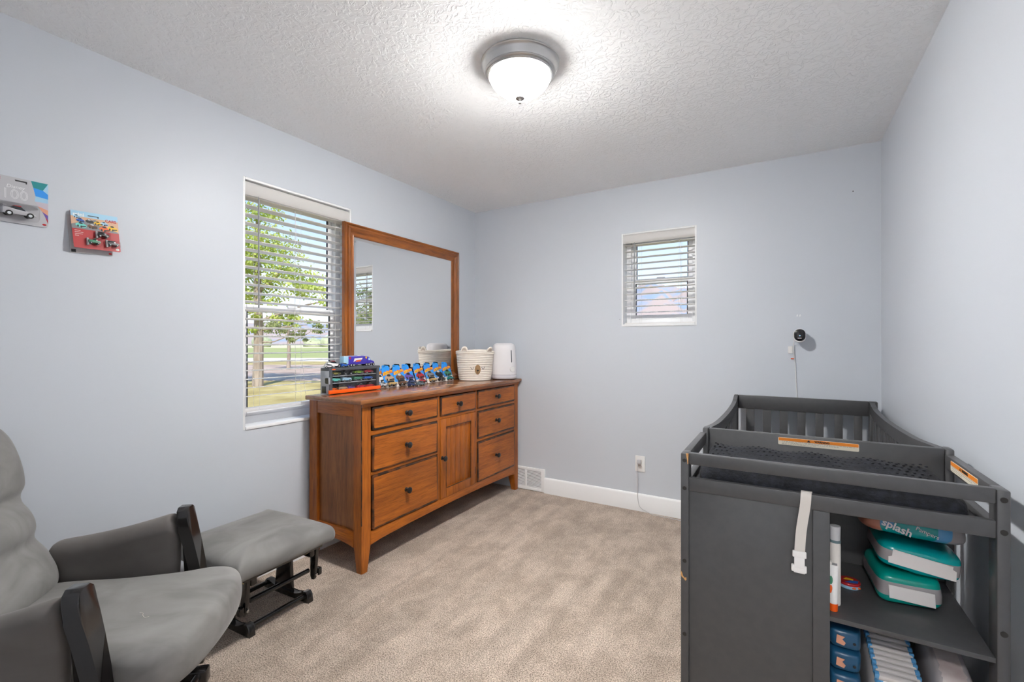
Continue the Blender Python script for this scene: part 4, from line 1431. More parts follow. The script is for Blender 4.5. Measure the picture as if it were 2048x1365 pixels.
def picture_car(parent, col, z, cx, cy, s, col2='black'):
    """printed three-quarter view of a plain car"""
    q = lambda pts: [(cx + x * s, cy + y * s) for x, y in pts]
    p = flat(q([(-.50, -.06), (-.46, .10), (-.30, .18), (-.18, .34), (.10, .36), (.26, .16), (.46, .06), (.50, -.14), (.40, -.26), (-.02, -.30), (-.30, -.22)]), z, z + 0.0004, C(col), 'car_picture', parent)
    flat(q([(-.24, .18), (-.15, .31), (.07, .32), (.18, .15), (-.02, .12)]), z + 0.0002, z + 0.0007, C('lightgrey' if col in ('black', 'brown') else 'black'), 'picture_window', p)
    flat(q([(.02, -.10), (.42, -.04), (.44, -.16), (.06, -.24)]), z + 0.0002, z + 0.0007, C(col2), 'picture_grille', p)
    for (a, b) in ((-.28, -.14), (.0, -.2)):
        flat(q([(a + .11 * math.cos(k * math.pi / 6) * .7, b + .13 * math.sin(k * math.pi / 6)) for k in range(12)]), z + 0.0003, z + 0.0008, M['tyre'], 'picture_wheel', p)


CARD_GROUP = 'carded toy cars leaning on the mirror'


def carded_car(label, y, pic, toy, kind, tilt=20.0, tw=0.0, x=-2.303):
    up = Vector((-math.sin(R(tilt)), math.sin(R(tw)), math.cos(R(tilt))))
    t_ = thing('carded_toy_car', label, 'carded toy', group=CARD_GROUP)
    t_.matrix_world = frame_mtx((x, y, DZT + 0.0012), Vector((0, 1, 0)), up)
    out_ = [(-.0515, 0), (.0515, 0), (.0515, .116), (.044, .124), (.026, .128), (.024, .146), (.016, .156), (-.030, .160), (-.040, .154), (-.044, .138), (-.0525, .126)]
    MB().prism(out_, 0, 0.0007, 'z').build('card', [C('cardblue')], t_, smooth=0)
    MB().prism([(a, b) for a, b in out_], -0.0006, -0.0001, 'z').build('card_back', C('black'), t_, smooth=0)
    flat([(-.0525, 0), (.0525, 0), (.0525, .048), (.020, .040), (-.0525, .034)], 0.0006, 0.0010, C('cream'), 'white_strip', t_)
    flat([(-.034, .146), (-.012, .150), (-.012, .153), (-.034, .150)], 0.0006, 0.0010, C('black'), 'hang_hole', t_)
    lg = flat([(-.052, .084), (-.046, .098), (-.048, .108), (-.036, .106), (-.030, .116), (-.016, .110), (-.006, .122), (.012, .116), (.026, .128), (.040, .122), (.052, .126), (.050, .110), (.040, .104), (.020, .100), (-.010, .094), (-.034, .086)], 0.0006, 0.0011, C('orange'), 'logo_flame', t_)
    flat([(-.049, .086), (-.042, .103), (-.026, .110), (-.006, .115), (.014, .113), (.030, .121), (.048, .121), (.047, .110), (.016, .101), (-.016, .093)], 0.0010, 0.0014, C('yellow'), 'logo_band', lg)
    text('HOT WHEELS', 0.0130, C('red'), lg, Matrix.Translation((0.0, .1035, .0015)) @ Matrix.Rotation(R(11), 4, 'Z'), extrude=0.0001, bold=0.0003, shear=0.2)
    picture_car(t_, pic, 0.0012, 0.004, 0.066, 0.088)
    pl = Matrix.Translation((0.0, 0.006, 0.012)) @ Matrix.Rotation(R(-90), 4, 'X') @ Matrix.Rotation(R(0), 4, 'Z')
    pl = frame_mtx((0.002, 0.004, 0.0155), (1, 0, 0), (0, 0, -1))
    car_meshes(t_, 0.066, toy, kind, place=pl, part_name='toy_car_in_blister')
    bl = MB()
    bl.rings([[(a, b, z) for a, b in round_rect(w, h, 0.008, 3, 0, 0.026)] for w, h, z in ((0.084, 0.046, 0.0008), (0.081, 0.043, 0.018), (0.077, 0.040, 0.030), (0.068, 0.034, 0.033))])
    bl.build('blister', M['clear'], t_)
    return t_


carded_car('carded white toy plane-car half behind the display case', 2.187, 'white', 'lightgrey', 'race', x=-2.309)
carded_car('carded tan toy truck next to the display case', 2.262, 'tan', 'gold', 'wagon')
carded_car('carded brown toy car second from the display case', 2.358, 'brown', 'brown', 'wagon', x=-2.299)
carded_car('carded blue and pink striped toy car in the middle of the row', 2.452, 'purple', 'navy', 'coupe')
carded_car('carded red toy racer in the row of carded cars', 2.570, 'red', 'red', 'race')
carded_car('carded grey-orange toy buggy in the row of carded cars', 2.680, 'grey', 'gold', 'wagon', x=-2.299)
carded_car('carded black toy car third from the basket', 2.786, 'black', 'black', 'coupe')
carded_car('carded green and orange toy car beside the rope basket', 2.892, 'green', 'teal', 'race', x=-2.299)
toy_car('dark navy toy car parked in front of the carded cars', 'race', 'navy', (-2.236, 2.395, DZT + 0.0003), R(88), 0.070, 'loose toy cars in front of the cards')
toy_car('slate grey toy car parked nose to tail with the navy one', 'race', 'slate', (-2.232, 2.478, DZT + 0.0003), R(92), 0.070, 'loose toy cars in front of the cards')

# ------------------------------------------------------------------ rope basket with a bear face
BK = thing('rope_basket', 'cream cotton rope basket with bear ears and sleepy face on the dresser', 'basket', (-2.188, 3.088, DZT + 0.001))
prof = []
nco = 17
for i in range(nco):
    z = 0.008 + 0.232 * i / (nco - 1)
    u = i / (nco - 1)
    r0 = 0.130 + 0.026 * u ** 0.7 + (0.004 if u > 0.9 else 0)
    for k in range(4):
        a = -90 + 45 * k
        prof.append((r0 - 0.0025 + 0.0055 * math.cos(R(a)), z + 0.0072 * math.sin(R(a))))
inner = [(r - 0.014, z) for r, z in reversed(prof[3::4])]
full = [(0.0, 0.0), (0.118, 0.0), (0.128, 0.002)] + prof + [(prof[-1][0] - 0.006, prof[-1][1] + 0.004)] + inner + [(0.110, 0.010), (0.0, 0.010)]
mb_ = MB().lathe(full, 56)
for v in mb_.bm.verts:     # slumped, slightly oval
    h = v.co.z / 0.24
    v.co.x *= 1.0 - 0.03 * h
    v.co.z -= 0.010 * h * (0.5 + 0.5 * math.sin(2 * math.atan2(v.co.y, v.co.x) + 0.8))
mb_.build('body', M['rope'], BK, smooth=50)
fd = math.atan2(-3.088 + 0.0, 2.188) + R(3)        # the face looks at the room


def on_basket(ang, z, off=0.0):
    u = z / 0.24
    r = 0.130 + 0.026 * u ** 0.7 + 0.003 + off
    return Vector((r * math.cos(fd + ang) * (1 - 0.03 * u), r * math.sin(fd + ang), z))


def patch(ang, z, w, h, th, name, m, parent, n=20, power=2.0):
    """oval felt patch hugging the wall of the basket"""
    mb2 = MB()
    rows2 = []
    for off, sc in ((-0.002, 1.0), (th, 1.0), (th * 1.25, 0.8), (th * 1.3, 0.02)):
        row = []
        for k in range(n):
            a = 2 * math.pi * k / n
            dx, dz = w * sc * math.copysign(abs(math.cos(a)) ** (2 / power), math.cos(a)), h * sc * math.copysign(abs(math.sin(a)) ** (2 / power), math.sin(a))
            row.append(on_basket(ang + dx / 0.15, z + dz, off))
        rows2.append(row)
    mb2.rings(rows2)
    return mb2.build(name, m, parent)


mz = patch(0.10, 0.092, 0.0235, 0.040, 0.004, 'muzzle', M['muzzle'], BK)
patch(0.10, 0.084, 0.009, 0.006, 0.0075, 'nose', M['thread'], mz)
MB().tube([on_basket(0.10, 0.080, 0.006), on_basket(0.10, 0.066, 0.006)], 0.0011, 6).build('mouth_stitch', M['thread'], mz)
for s in (-1, 1):
    MB().tube(smooth_open([on_basket(0.10 + s * 0.001, 0.067, 0.006), on_basket(0.10 + s * 0.03, 0.062, 0.006), on_basket(0.10 + s * 0.055, 0.066, 0.006)]), 0.0010, 6).build('mouth_stitch', M['thread'], mz)
    ec = 0.10 + s * 0.300
    MB().tube(smooth_open([on_basket(ec - 0.080, 0.112, 0.003), on_basket(ec - 0.045, 0.099, 0.003), on_basket(ec, 0.094, 0.003), on_basket(ec + 0.045, 0.099, 0.003), on_basket(ec + 0.080, 0.112, 0.003)]), 0.0016, 6).build('eye_stitch', M['thread'], BK)
for ang, lean in ((-0.62, 0.012), (0.78, 0.045)):
    base = on_basket(ang, 0.236, -0.004)
    rad = Vector((math.cos(fd + ang), math.sin(fd + ang), 0))
    tan = Vector((-math.sin(fd + ang), math.cos(fd + ang), 0))
    upv = (Vector((0, 0, 1)) + rad * lean * 14 * (1 if ang > 0 else 0.2)).normalized()
    mt = frame_mtx(base, tan, upv)
    sh = [(0.033 * math.cos(R(a)), 0.042 * math.sin(R(a)) ** 0.9 if a not in (0, 180) else 0) for a in range(0, 181, 15)]
    ear = MB().prism(sh, -0.004, 0.005, 'z', 0.002, mtx=mt).build('ear', M['rope'], BK)
    MB().prism([(x * 0.7, y * 0.72) for x, y in sh], 0.0045, 0.0065, 'z', mtx=mt).build('ear_lining', M['rope_in'], ear)

# ------------------------------------------------------------------ humidifier
HU = thing('humidifier', 'white rounded humidifier with a slot window and dial at the dresser end', 'humidifier', (-2.030, 3.288, DZT + 0.0005))
hp = [(0.0, 0.040), (0.106, 0.040), (0.107, 0.055), (0.105, 0.12), (0.1005, 0.20), (0.096, 0.262), (0.091, 0.284), (0.080, 0.297), (0.062, 0.302), (0.0, 0.303)]


def sq(mb2, p=0.72):
    for v in mb2.bm.verts:      # squarish in plan
        r = math.hypot(v.co.x, v.co.y)
        if r > 1e-4:
            a = math.atan2(v.co.y, v.co.x) - R(-58)
            k = (abs(math.cos(a)) ** 4 + abs(math.sin(a)) ** 4) ** -0.25
            k = 1 + (k - 1) * 0.35
            v.co.x *= k
            v.co.y *= k
    return mb2


sq(MB().lathe(hp, 48)).build('tank', M['humid'], HU, smooth=50)
sq(MB().lathe([(0.0, 0.004), (0.098, 0.004), (0.104, 0.010), (0.1065, 0.024), (0.106, 0.038), (0.0, 0.0385)], 48)).build('base', M['humid_base'], HU, smooth=50)
sq(MB().lathe([(0.0, 0.0), (0.094, 0.0), (0.096, 0.004), (0.0, 0.005)], 40)).build('foot_ring', M['grey_pl'], HU)
hd = math.atan2(-3.288, 2.030)
ha = hd + 0.62


def on_h(a, z, off):
    # tank radius at height z
    for (r0, z0), (r1, z1) in zip(hp[1:-1], hp[2:]):
        if z0 <= z <= z1:
            r = r0 + (r1 - r0) * (z - z0) / (z1 - z0)
            break
    b = a - R(-58)
    k = 1 + ((abs(math.cos(b)) ** 4 + abs(math.sin(b)) ** 4) ** -0.25 - 1) * 0.35
    return Vector(((r * k + off) * math.cos(a), (r * k + off) * math.sin(a), z))


rows2 = []
for i in range(13):
    z = 0.142 + 0.105 * i / 12
    wv = 0.038 if 0 < i < 12 else 0.018
    rows2.append([on_h(ha - wv, z, -0.003), on_h(ha - wv, z, 0.0006), on_h(ha + wv, z, 0.0006), on_h(ha + wv, z, -0.003)])
mb_ = MB()
mb_.rings(rows2)
mb_.build('water_window', M['tank'], HU)
c_ = on_h(ha + 0.05, 0.086, 0.0)
n_ = Vector((math.cos(ha + 0.05), math.sin(ha + 0.05), 0.05)).normalized()
mt = frame_mtx(c_, Vector((-math.sin(ha), math.cos(ha), 0)), Vector((0, 0, 1)))
MB().lathe([(0.0, -0.004), (0.0235, -0.004), (0.0235, 0.004), (0.021, 0.0065), (0.015, 0.007), (0.0, 0.006)], 32, mtx=mt).build('dial', M['white_pl'], HU)

# ------------------------------------------------------------------ carded toys on the left wall
UPW = Vector((0, 0, 1))


def wall_card(label, y, z, w, h, tilt, roll, x=XL + 0.002):
    t_ = thing('carded_toy', label, 'carded toy', group='carded toys on the left wall')
    up = Vector((-math.sin(R(tilt)), math.sin(R(roll)), math.cos(R(tilt))))
    t_.matrix_world = frame_mtx((x, y, z), Vector((0, math.cos(R(roll)), -math.sin(R(roll)))), up)
    return t_


W1 = wall_card('silver carded racing toy with a large 100 hung at the photo left edge', 0.510, 1.690, 0.16, 0.166, 0, 0)
MB().prism([(-.080, 0), (.076, 0), (.080, .006), (.080, .160), (.074, .166), (-.080, .166)], 0.002, 0.0032, 'z').build('card', C('silver'), W1, smooth=0)
MB().prism([(-.008, .158), (.024, .158), (.024, .149), (.020, .149), (.020, .153), (-.006, .153)], 0.0031, 0.0036, 'z').build('hang_hole', C('black'), W1, smooth=0)
# colour strip down the right side: plain panels
cells = [([(.034, .166), (.080, .166), (.066, .138), (.040, .142)], 'teal'), ([(.080, .166), (.080, .126), (.066, .138)], 'skyblue'), ([(.040, .142), (.066, .138), (.080, .126), (.080, .108), (.046, .112)], 'cardblue'),
         ([(.046, .112), (.080, .108), (.080, .092), (.044, .092)], 'skyblue'), ([(.044, .092), (.080, .092), (.080, .066), (.052, .076)], 'mauve'), ([(.052, .076), (.080, .066), (.080, .046), (.064, .058)], 'peach'),
         ([(.064, .058), (.080, .046), (.080, .028), (.072, .040)], 'purple'), ([(.072, .040), (.080, .028), (.080, .014)], 'red')]
for pl_, cn in cells:
    flat(pl_, 0.0031, 0.0035, C(cn), 'printed_panel', W1)
text('100', 0.050, C('white'), W1, Matrix.Translation((-0.008, 0.102, 0.0034)), extrude=0.0002, xscale=0.95)
text('100', 0.050, C('silver'), W1, Matrix.Translation((-0.008, 0.102, 0.0038)), extrude=0.0001, bold=-0.0012, xscale=0.95)
text('Disney', 0.017, C('white'), W1, Matrix.Translation((-0.006, 0.131, 0.0034)), extrude=0.0002, shear=0.2)
text('CARS', 0.014, C('red'), W1, Matrix.Translation((-0.060, 0.154, 0.0034)), extrude=0.0002, bold=0.0003)
MB().ball((.070, .010, .0034), (.006, .004, .0006), 12, 6).build('maker_badge', C('red'), W1)
car_meshes(W1, 0.086, 'silver', 'race', place=frame_mtx((-0.002, 0.020, 0.020), (1, 0, -0.0), (0, 0.15, -1)), part_name='toy_car_in_blister', roof='red')
bl = MB()
bl.rings([[(a, b, z) for a, b in round_rect(w, h, 0.010, 3, -0.004, 0.042)] for w, h, z in ((0.118, 0.060, 0.0032), (0.112, 0.056, 0.030), (0.096, 0.048, 0.038))])
bl.build('blister', M['clear'], W1)

W3 = wall_card('white carded toy mostly hidden behind the red carded toy set', 0.720, 1.612, 0.14, 0.15, 2, -3, XL + 0.004)
MB().prism([(-.066, 0), (.066, 0), (.070, .150), (-.070, .150)], 0, 0.0012, 'z').build('card', C('lightgrey'), W3, smooth=0)
MB().ball((.058, .007, .0014), (.006, .004, .0006), 12, 6).build('maker_badge', C('red'), W3)
flat([(-.064, .002), (-.050, .002), (-.050, .014), (-.064, .014)], 0.0012, 0.0016, C('black'), 'age_mark', W3)

W2 = wall_card('red carded set of three small toy cars tilted off the wall', 0.728, 1.628, 0.15, 0.152, 9, -1.5, XL + 0.034)
MB().prism([(-.072, .003), (-.069, 0), (.071, 0), (.074, .003), (.073, .148), (.069, .151), (-.071, .151), (-.074, .148)], 0, 0.0012, 'z').build('card', C('red'), W2, smooth=0)
art = flat([(-.074, .078), (.074, .078), (.0735, .151), (-.0735, .151)], 0.0011, 0.0015, C('sand'), 'printed_scene', W2)
flat([(-.0735, .128), (.0735, .128), (.0735, .151), (-.0735, .151)], 0.0014, 0.0017, C('skyblue'), 'printed_sky', art)
flat([(-.074, .078), (.074, .078), (.060, .090), (.026, .100), (.0, .124), (-.030, .112), (-.060, .100), (-.074, .094)], 0.0014, 0.0017, C('grey'), 'printed_road', art)
text('mini', 0.020, C('white'), W2, Matrix.Translation((-0.050, 0.136, 0.0019)), bold=0.0006, extrude=0.0002)
text('CARS', 0.015, C('red'), W2, Matrix.Translation((0.050, 0.126, 0.0019)), bold=0.0005, extrude=0.0002)
flat([(-.022, .138), (.012, .138), (.012, .131), (.008, .131), (.008, .135), (-.022, .135)], 0.0015, 0.0020, C('black'), 'hang_hole', W2)
for i, (x, y, cn, s) in enumerate(((-.045, .094, 'turquoise', .034), (-.010, .094, 'brown', .032), (.028, .090, 'orange', .036), (.054, .097, 'yellow', .034), (-.046, .113, 'blue', .026), (-.018, .114, 'black', .026), (.008, .110, 'yellow', .026), (.028, .112, 'skyblue', .026), (-.056, .127, 'skyblue', .022))):
    picture_car(W2, cn, 0.0018, x, y, s)
for (x, y, cn, kd, cab) in ((.018, .054, 'black', 'wagon', 'black'), (-.012, .022, 'green', 'pickup', 'green'), (.048, .022, 'grey', 'wagon', 'grey')):
    MB().prism([(x - .022, y - .008), (x - .0165, y - .008), (x - .0165, y + .020), (x - .022, y + .020)], 0.0012, 0.012, 'z').build('blister_tray', C('lightgrey'), W2, smooth=0)
    car_meshes(W2, 0.036, cn, kd, place=frame_mtx((x, y - 0.004, 0.011), (1, 0, 0), (0, 0, -1)), part_name='toy_car_in_blister')
    bl = MB()
    bl.rings([[(a, b, z) for a, b in round_rect(w, h, 0.005, 3, x, y + 0.005)] for w, h, z in ((0.046, 0.030, 0.0012), (0.044, 0.028, 0.018), (0.040, 0.025, 0.021))])
    bl.build('blister', M['clear'], W2)
for k, wd in enumerate((.018, .026, .024, .012)):
    flat([(-.066, .070 - .007 * k), (-.066 + wd, .070 - .007 * k), (-.066 + wd, .0715 - .007 * k), (-.066, .0715 - .007 * k)], 0.0012, 0.0015, C('cream'), 'fine_print', W2)
MB().ball((.064, .009, .0014), (.006, .005, .0006), 12, 6).build('maker_badge', C('cream'), W2)

# ------------------------------------------------------------------ wall camera, outlet, vent
WC = thing('baby_monitor_camera', 'small white camera with a black face on the back wall above the crib', 'camera', (0.093, YB, 1.296))
MB().cyl((0, 0, -0.005), (0, -0.030, -0.004), 0.014, 0.011, seg=20).build('wall_mount', M['white_pl'], WC)
mt = Matrix.Translation((0, -0.062, 0)) @ Matrix.Rotation(R(90), 4, 'X') @ Matrix.Rotation(R(2), 4, 'Y')
rows2 = []
for s, d_ in ((0.55, -0.036), (0.82, -0.030), (0.97, -0.014), (1.0, 0.008), (0.97, 0.022), (0.90, 0.028)):
    rows2.append([mt @ Vector((x, y, d_)) for x, y in round_rect(0.066 * s, 0.086 * s, 0.032 * s, 6)])
mb_ = MB()
mb_.rings(rows2)
mb_.build('shell', M['white_pl'], WC, smooth=50)
rows2 = [[mt @ Vector((x, y, d_)) for x, y in round_rect(0.060 * s, 0.074 * s, 0.029 * s, 6, 0, 0.003)] for s, d_ in ((1.0, 0.024), (1.0, 0.0285), (0.9, 0.031), (0.5, 0.0325), (0.05, 0.033))]
mb_ = MB()
mb_.rings(rows2)
fc_ = mb_.build('face', M['black_pl'], WC, smooth=50)
MB().cyl(mt @ Vector((0, 0.0, 0.032)), mt @ Vector((0, 0.0, 0.0345)), 0.0042, seg=14).build('lens', C('skyblue'), fc_)
MB().box((-0.010, -0.0955, -0.0175), (0.010, -0.0938, -0.0145)).build('name_mark', C('lightgrey'), fc_)
pts = [(-0.027, -0.050, -0.028), (-0.030, -0.020, -0.05), (-0.030, -0.012, -0.09), (-0.026, -0.010, -0.14), (-0.020, -0.006, -0.19), (-0.016, -0.005, -0.30), (-0.008, -0.005, -0.42), (0.0, -0.006, -0.60), (0.005, -0.008, -1.0), (0.0, -0.03, -1.27)]
MB().tube(smooth_open(pts), 0.0022, 7).build('cord', M['white_pl'], WC)
MB().box((-0.060, -0.016, -0.112), (-0.034, -0.001, -0.066), 0.003).build('cord_clip', M['white_pl'], WC)
MB().box((-0.045, -0.013, -0.148), (-0.028, -0.009, -0.142), 0.001).build('orange_tie', C('orange'), WC)

WO = thing('wall_outlet', 'white duplex wall outlet low on the back wall', 'outlet', (-0.908, YB, 0.350))
MB().prism(round_rect(0.072, 0.118, 0.004, 3), -0.007, 0.0, 'y', 0.002).build('cover_plate', M['white_pl'], WO)
for z in (0.021, -0.021):
    f_ = MB().prism(round_rect(0.034, 0.029, 0.012, 5, 0.0, z), -0.0085, -0.004, 'y', 0.0008).build('receptacle', C('cream'), WO)
    if z < 0:
        for x in (-0.007, 0.007):
            MB().box((x - 0.0012, -0.0088, z + 0.001), (x + 0.0012, -0.0080, z + 0.009)).build('slot', C('black'), f_)
        MB().cyl((0, -0.0088, z - 0.007), (0, -0.0080, z - 0.007), 0.0028, seg=12).build('ground_hole', C('black'), f_)
PC = thing('power_cord', 'thin power cord plugged into the wall outlet and trailing behind the crib', 'cord', (-0.915, YB - 0.02, 0.003))
mb_ = MB().box((-0.926, YB - 0.034, 0.354), (-0.898, YB - 0.0088, 0.384), 0.004)
bw(mb_, 'plug', C('lightgrey'), PC)
bw(MB().tube(smooth_open([(-0.921, YB - 0.028, 0.356), (-0.925, YB - 0.026, 0.30), (-0.923, YB - 0.022, 0.22), (-0.923, YB - 0.022, 0.11), (-0.905, YB - 0.022, 0.035), (-0.850, YB - 0.022, 0.008), (-0.80, YB - 0.045, 0.004), (-0.70, YB - 0.05, 0.004), (-0.55, YB - 0.06, 0.004), (-0.30, YB - 0.045, 0.004)]), 0.0022, 7), 'cable', C('lightgrey'), PC)

VT = thing('floor_vent', 'white louvred return-air vent at floor level beside the dresser', 'vent', (-1.84, YB, 0.0))
vx0, vx1, vz0, vz1 = -1.995, -1.697, 0.004, 0.194
yv = YB - 0.012
fr = MB()
for a, b in (((vx0, yv, vz0), (vx0 + 0.034, YB, vz1)), ((vx1 - 0.034, yv, vz0), (vx1, YB, vz1)), ((vx0 + 0.034, yv, vz0), (vx1 - 0.034, YB, vz0 + 0.030)), ((vx0 + 0.034, yv, vz1 - 0.022), (vx1 - 0.034, YB, vz1)), ((-1.888, yv, vz0 + 0.030), (-1.868, YB, vz1 - 0.022))):
    fr.box(a, b, 0.0015)
bw(fr, 'frame', M['trim'], VT)
bw(MB().box((vx0 + 0.03, YB - 0.003, vz0 + 0.02), (vx1 - 0.03, YB - 0.001, vz1 - 0.02)), 'duct_shade_plate', C('black'), VT)  # black plate stands in for the shade inside the vent
for (a, b) in ((vx0 + 0.034, -1.888), (-1.868, vx1 - 0.034)):
    for i in range(14):
        z = vz0 + 0.036 + i * 0.0101
        bw(MB().prism([(yv + 0.001, z - 0.0022), (yv + 0.002, z - 0.0030), (YB - 0.0035, z + 0.0016), (YB - 0.0045, z + 0.0026)], a, b, 'x'), 'louvre', M['trim'], VT)


# ------------------------------------------------------------------ things stored in the changing table
def soft_pack(name, label, cat, loc, rot, size, paint, mats, group=None, e=0.32, seed=1, wr=0.006, nu=44, nv=22, part='wrapper'):
    t_ = thing(name, label, cat, loc, group=group, rot=rot)
    rg = random.Random(seed)
    ph = [(rg.uniform(8, 22), rg.uniform(8, 22), rg.uniform(0, 6.3)) for _ in range(5)]
    mb2 = MB()
    sp_ = lambda c, ee: math.copysign(abs(c) ** ee, c)
    rows3 = []
    for i in range(nv + 1):
        la = -math.pi / 2 + math.pi * i / nv
        row = []
        for k in range(nu):
            lo = 2 * math.pi * k / nu
            x = sp_(math.cos(la), e) * sp_(math.cos(lo), e)
            y = sp_(math.cos(la), e) * sp_(math.sin(lo), e)
            z = sp_(math.sin(la), e * 1.3)
            p = Vector((x * size[0] / 2, y * size[1] / 2, z * size[2] / 2))
            w = sum(math.sin(a * p.x * 3 + b * p.z * 4 + c + p.y * 20) for a, b, c in ph) / 5
            p += p.normalized() * w * wr
            row.append(p)
        rows3.append(row)
    mb2.rings(rows3)
    for f_ in mb2.bm.faces:
        c = f_.calc_center_median()
        f_.material_index = paint(c.x / size[0] * 2, c.y / size[1] * 2, c.z / size[2] * 2)
    ob = mb2.build(part, mats, t_, smooth=70)
    return t_, ob


M['teal_film'] = mat('teal_film', (0.0, 0.30, 0.31), 0.22, spec=0.6)
M['green_film'] = mat('green_teal_film', (0.0, 0.28, 0.23), 0.22, spec=0.6)
M['white_film'] = mat('white_film', (0.62, 0.59, 0.58), 0.3)
M['sky_film'] = mat('sky_blue_film', (0.10, 0.32, 0.60), 0.25, spec=0.6)
M['peach_film'] = mat('peach_film', (0.45, 0.18, 0.12), 0.3)
M['clear_film'] = mat('milky_film', (0.34, 0.32, 0.33), 0.25)
M['deep_blue_film'] = mat('deep_blue_film', (0.012, 0.075, 0.16), 0.3)
M['white_paper'] = mat('white_paper', (0.72, 0.69, 0.68), 0.6)


def band_paint(x, y, z):
    return 1 if -0.30 < z < 0.42 else 0


zs = 0.5085
T1, b1 = soft_pack('diaper_pack', 'lower teal and white diaper pack standing on the shelf under the splash pack', 'diaper pack', (0.302, 1.760, zs + 0.0465), (0, 0, R(4)), (0.146, 0.21, 0.090), band_paint, [M['green_film'], M['clear_film']], 'diaper packs on the shelf', seed=3, wr=0.0055)
mt = frame_mtx((0.003, -0.108, -0.010), (1, 0, 0.0), (0, 0, 1))
MB().prism([(-.052, -.012), (.048, -.018), (.046, .020), (-.054, .024)], 0, 0.0015, 'z', mtx=mt).build('white_label', M['white_paper'], T1, smooth=0)
T2, b2 = soft_pack('diaper_pack', 'upper teal and white diaper pack resting slanted on another pack', 'diaper pack', (0.326, 1.752, zs + 0.134), (0, R(6), R(2)), (0.182, 0.20, 0.074), band_paint, [M['teal_film'], M['clear_film']], 'diaper packs on the shelf', seed=5, wr=0.0055)
mt = frame_mtx((0.0, -0.102, -0.005), (1, 0, 0.0), (0, 0, 1))
MB().prism([(-.070, -.012), (.074, -.018), (.072, .008), (.064, .012), (.064, .020), (-.064, .027), (-.064, .008), (-.072, .004)], 0, 0.0015, 'z', mtx=mt).build('white_label', M['white_paper'], T2, smooth=0)


def splash_paint(x, y, z):
    if x < -0.62:
        return 3 if z < 0.3 else 0
    if -0.62 <= x < -0.36 and z > -0.3:
        return 1
    if x < 0.22:
        return 0
    if x < 0.62:
        return 1
    return 2


T3, b3 = soft_pack('swim_diaper_pack', 'blue and teal printed splash pack lying on top of the diaper packs', 'diaper pack', (0.314, 1.735, zs + 0.213), (R(-12), R(3), R(0)), (0.226, 0.20, 0.060), splash_paint, [M['teal_film'], M['sky_film'], M['clear_film'], M['peach_film']], 'diaper packs on the shelf', seed=9, wr=0.003, e=0.45)
mt = frame_mtx((-0.022, -0.094, 0.010), (1, 0, -0.02), (0, 0.62, 0.78))
text('splash', 0.028, C('white'), T3, frame_mtx((-0.040, -0.1020, -0.008), (1, 0.0, -0.30), (0.30, 0.10, 1)), extrude=0.0012, bold=0.0006, name='splash_lettering')
text('Pampers', 0.0145, C('white'), T3, frame_mtx((0.024, -0.1020, -0.006), (1, 0.0, -0.30), (0.30, 0.10, 1)), extrude=0.0012, name='maker_lettering')

TN = thing('small_round_tin', 'small round orange and blue tin lying on the changing table shelf', 'tin', (0.176, 1.722, zs))
MB().lathe([(0.0, 0.0), (0.026, 0.0), (0.028, 0.002), (0.028, 0.010), (0.0, 0.0105)], 32).build('tin_base', C('skyblue'), TN)
ld = MB().lathe([(0.0, 0.0105), (0.0285, 0.0105), (0.0288, 0.015), (0.027, 0.0175), (0.0, 0.018)], 32).build('lid', C('red'), TN)
MB().prism([(-.012, -.020), (.020, -.014), (.024, .004), (.004, -.002)], 0.0178, 0.0184, 'z').build('printed_blue', C('blue'), ld)
MB().prism([(-.014, .000), (.010, .002), (.012, .010), (-.006, .014)], 0.0178, 0.0184, 'z').build('printed_yellow', C('yellow'), ld)
for a in (-70, -40):
    MB().ball((0.0275 * math.cos(R(a)), 0.0275 * math.sin(R(a)), 0.006), (0.006, 0.003, 0.003), 10, 6).build('printed_orange', C('orange'), TN)

TB = thing('cream_tube', 'white and green cream tube standing on its orange cap on the shelf', 'tube', (0.1225, 1.545, zs))
MB().cyl((0, 0, 0), (0, 0, 0.021), 0.0105, 0.0112, seg=20).build('cap', M['orange_pl'], TB)
rows2 = []
for z, a, b in ((0.021, 0.0112, 0.0112), (0.05, 0.0115, 0.0105), (0.09, 0.0115, 0.0075), (0.115, 0.0118, 0.0030), (0.124, 0.0120, 0.0008)):
    rows2.append([(a * math.cos(2 * math.pi * k / 20), b * math.sin(2 * math.pi * k / 20), z) for k in range(20)])
mb_ = MB()
mb_.rings(rows2)
tb_ = mb_.build('tube_body', M['white_pl'], TB, smooth=60)
for z, cn in ((0.085, 'green'), (0.060, 'orange')):
    MB().ball((-0.006, -0.0080, z), (0.0045, 0.002, 0.012), 10, 6).build('printed_spot', C(cn), tb_)
BT = thing('spray_bottle', 'white spray bottle with grey label standing behind the cream tube', 'bottle', (0.1300, 1.585, zs))
MB().lathe([(0.0, 0.0), (0.0125, 0.0), (0.0135, 0.004), (0.0135, 0.165), (0.0125, 0.178), (0.0, 0.180)], 24).build('bottle_body', C('cream'), BT)
MB().lathe([(0.0, 0.178), (0.0118, 0.178), (0.0125, 0.186), (0.0132, 0.222), (0.0, 0.224)], 24).build('bottle_cap', C('lightgrey'), BT)
MB().lathe([(0.0, 0.176), (0.0138, 0.176), (0.0138, 0.183), (0.0, 0.1832)], 24).build('collar', C('slate'), BT)
MB().box((-0.010, -0.0138, 0.020), (0.004, -0.0125, 0.120), 0.0005).build('label_panel', C('grey'), BT)
SX = thing('ointment_box', 'narrow orange and white ointment box leaning beside the spray bottle', 'box', (0.1150, 1.5620, zs + 0.125))
MB().box((-0.0035, -0.009, 0.0), (0.0045, 0.009, 0.128), 0.001).build('carton', C('cream'), SX)
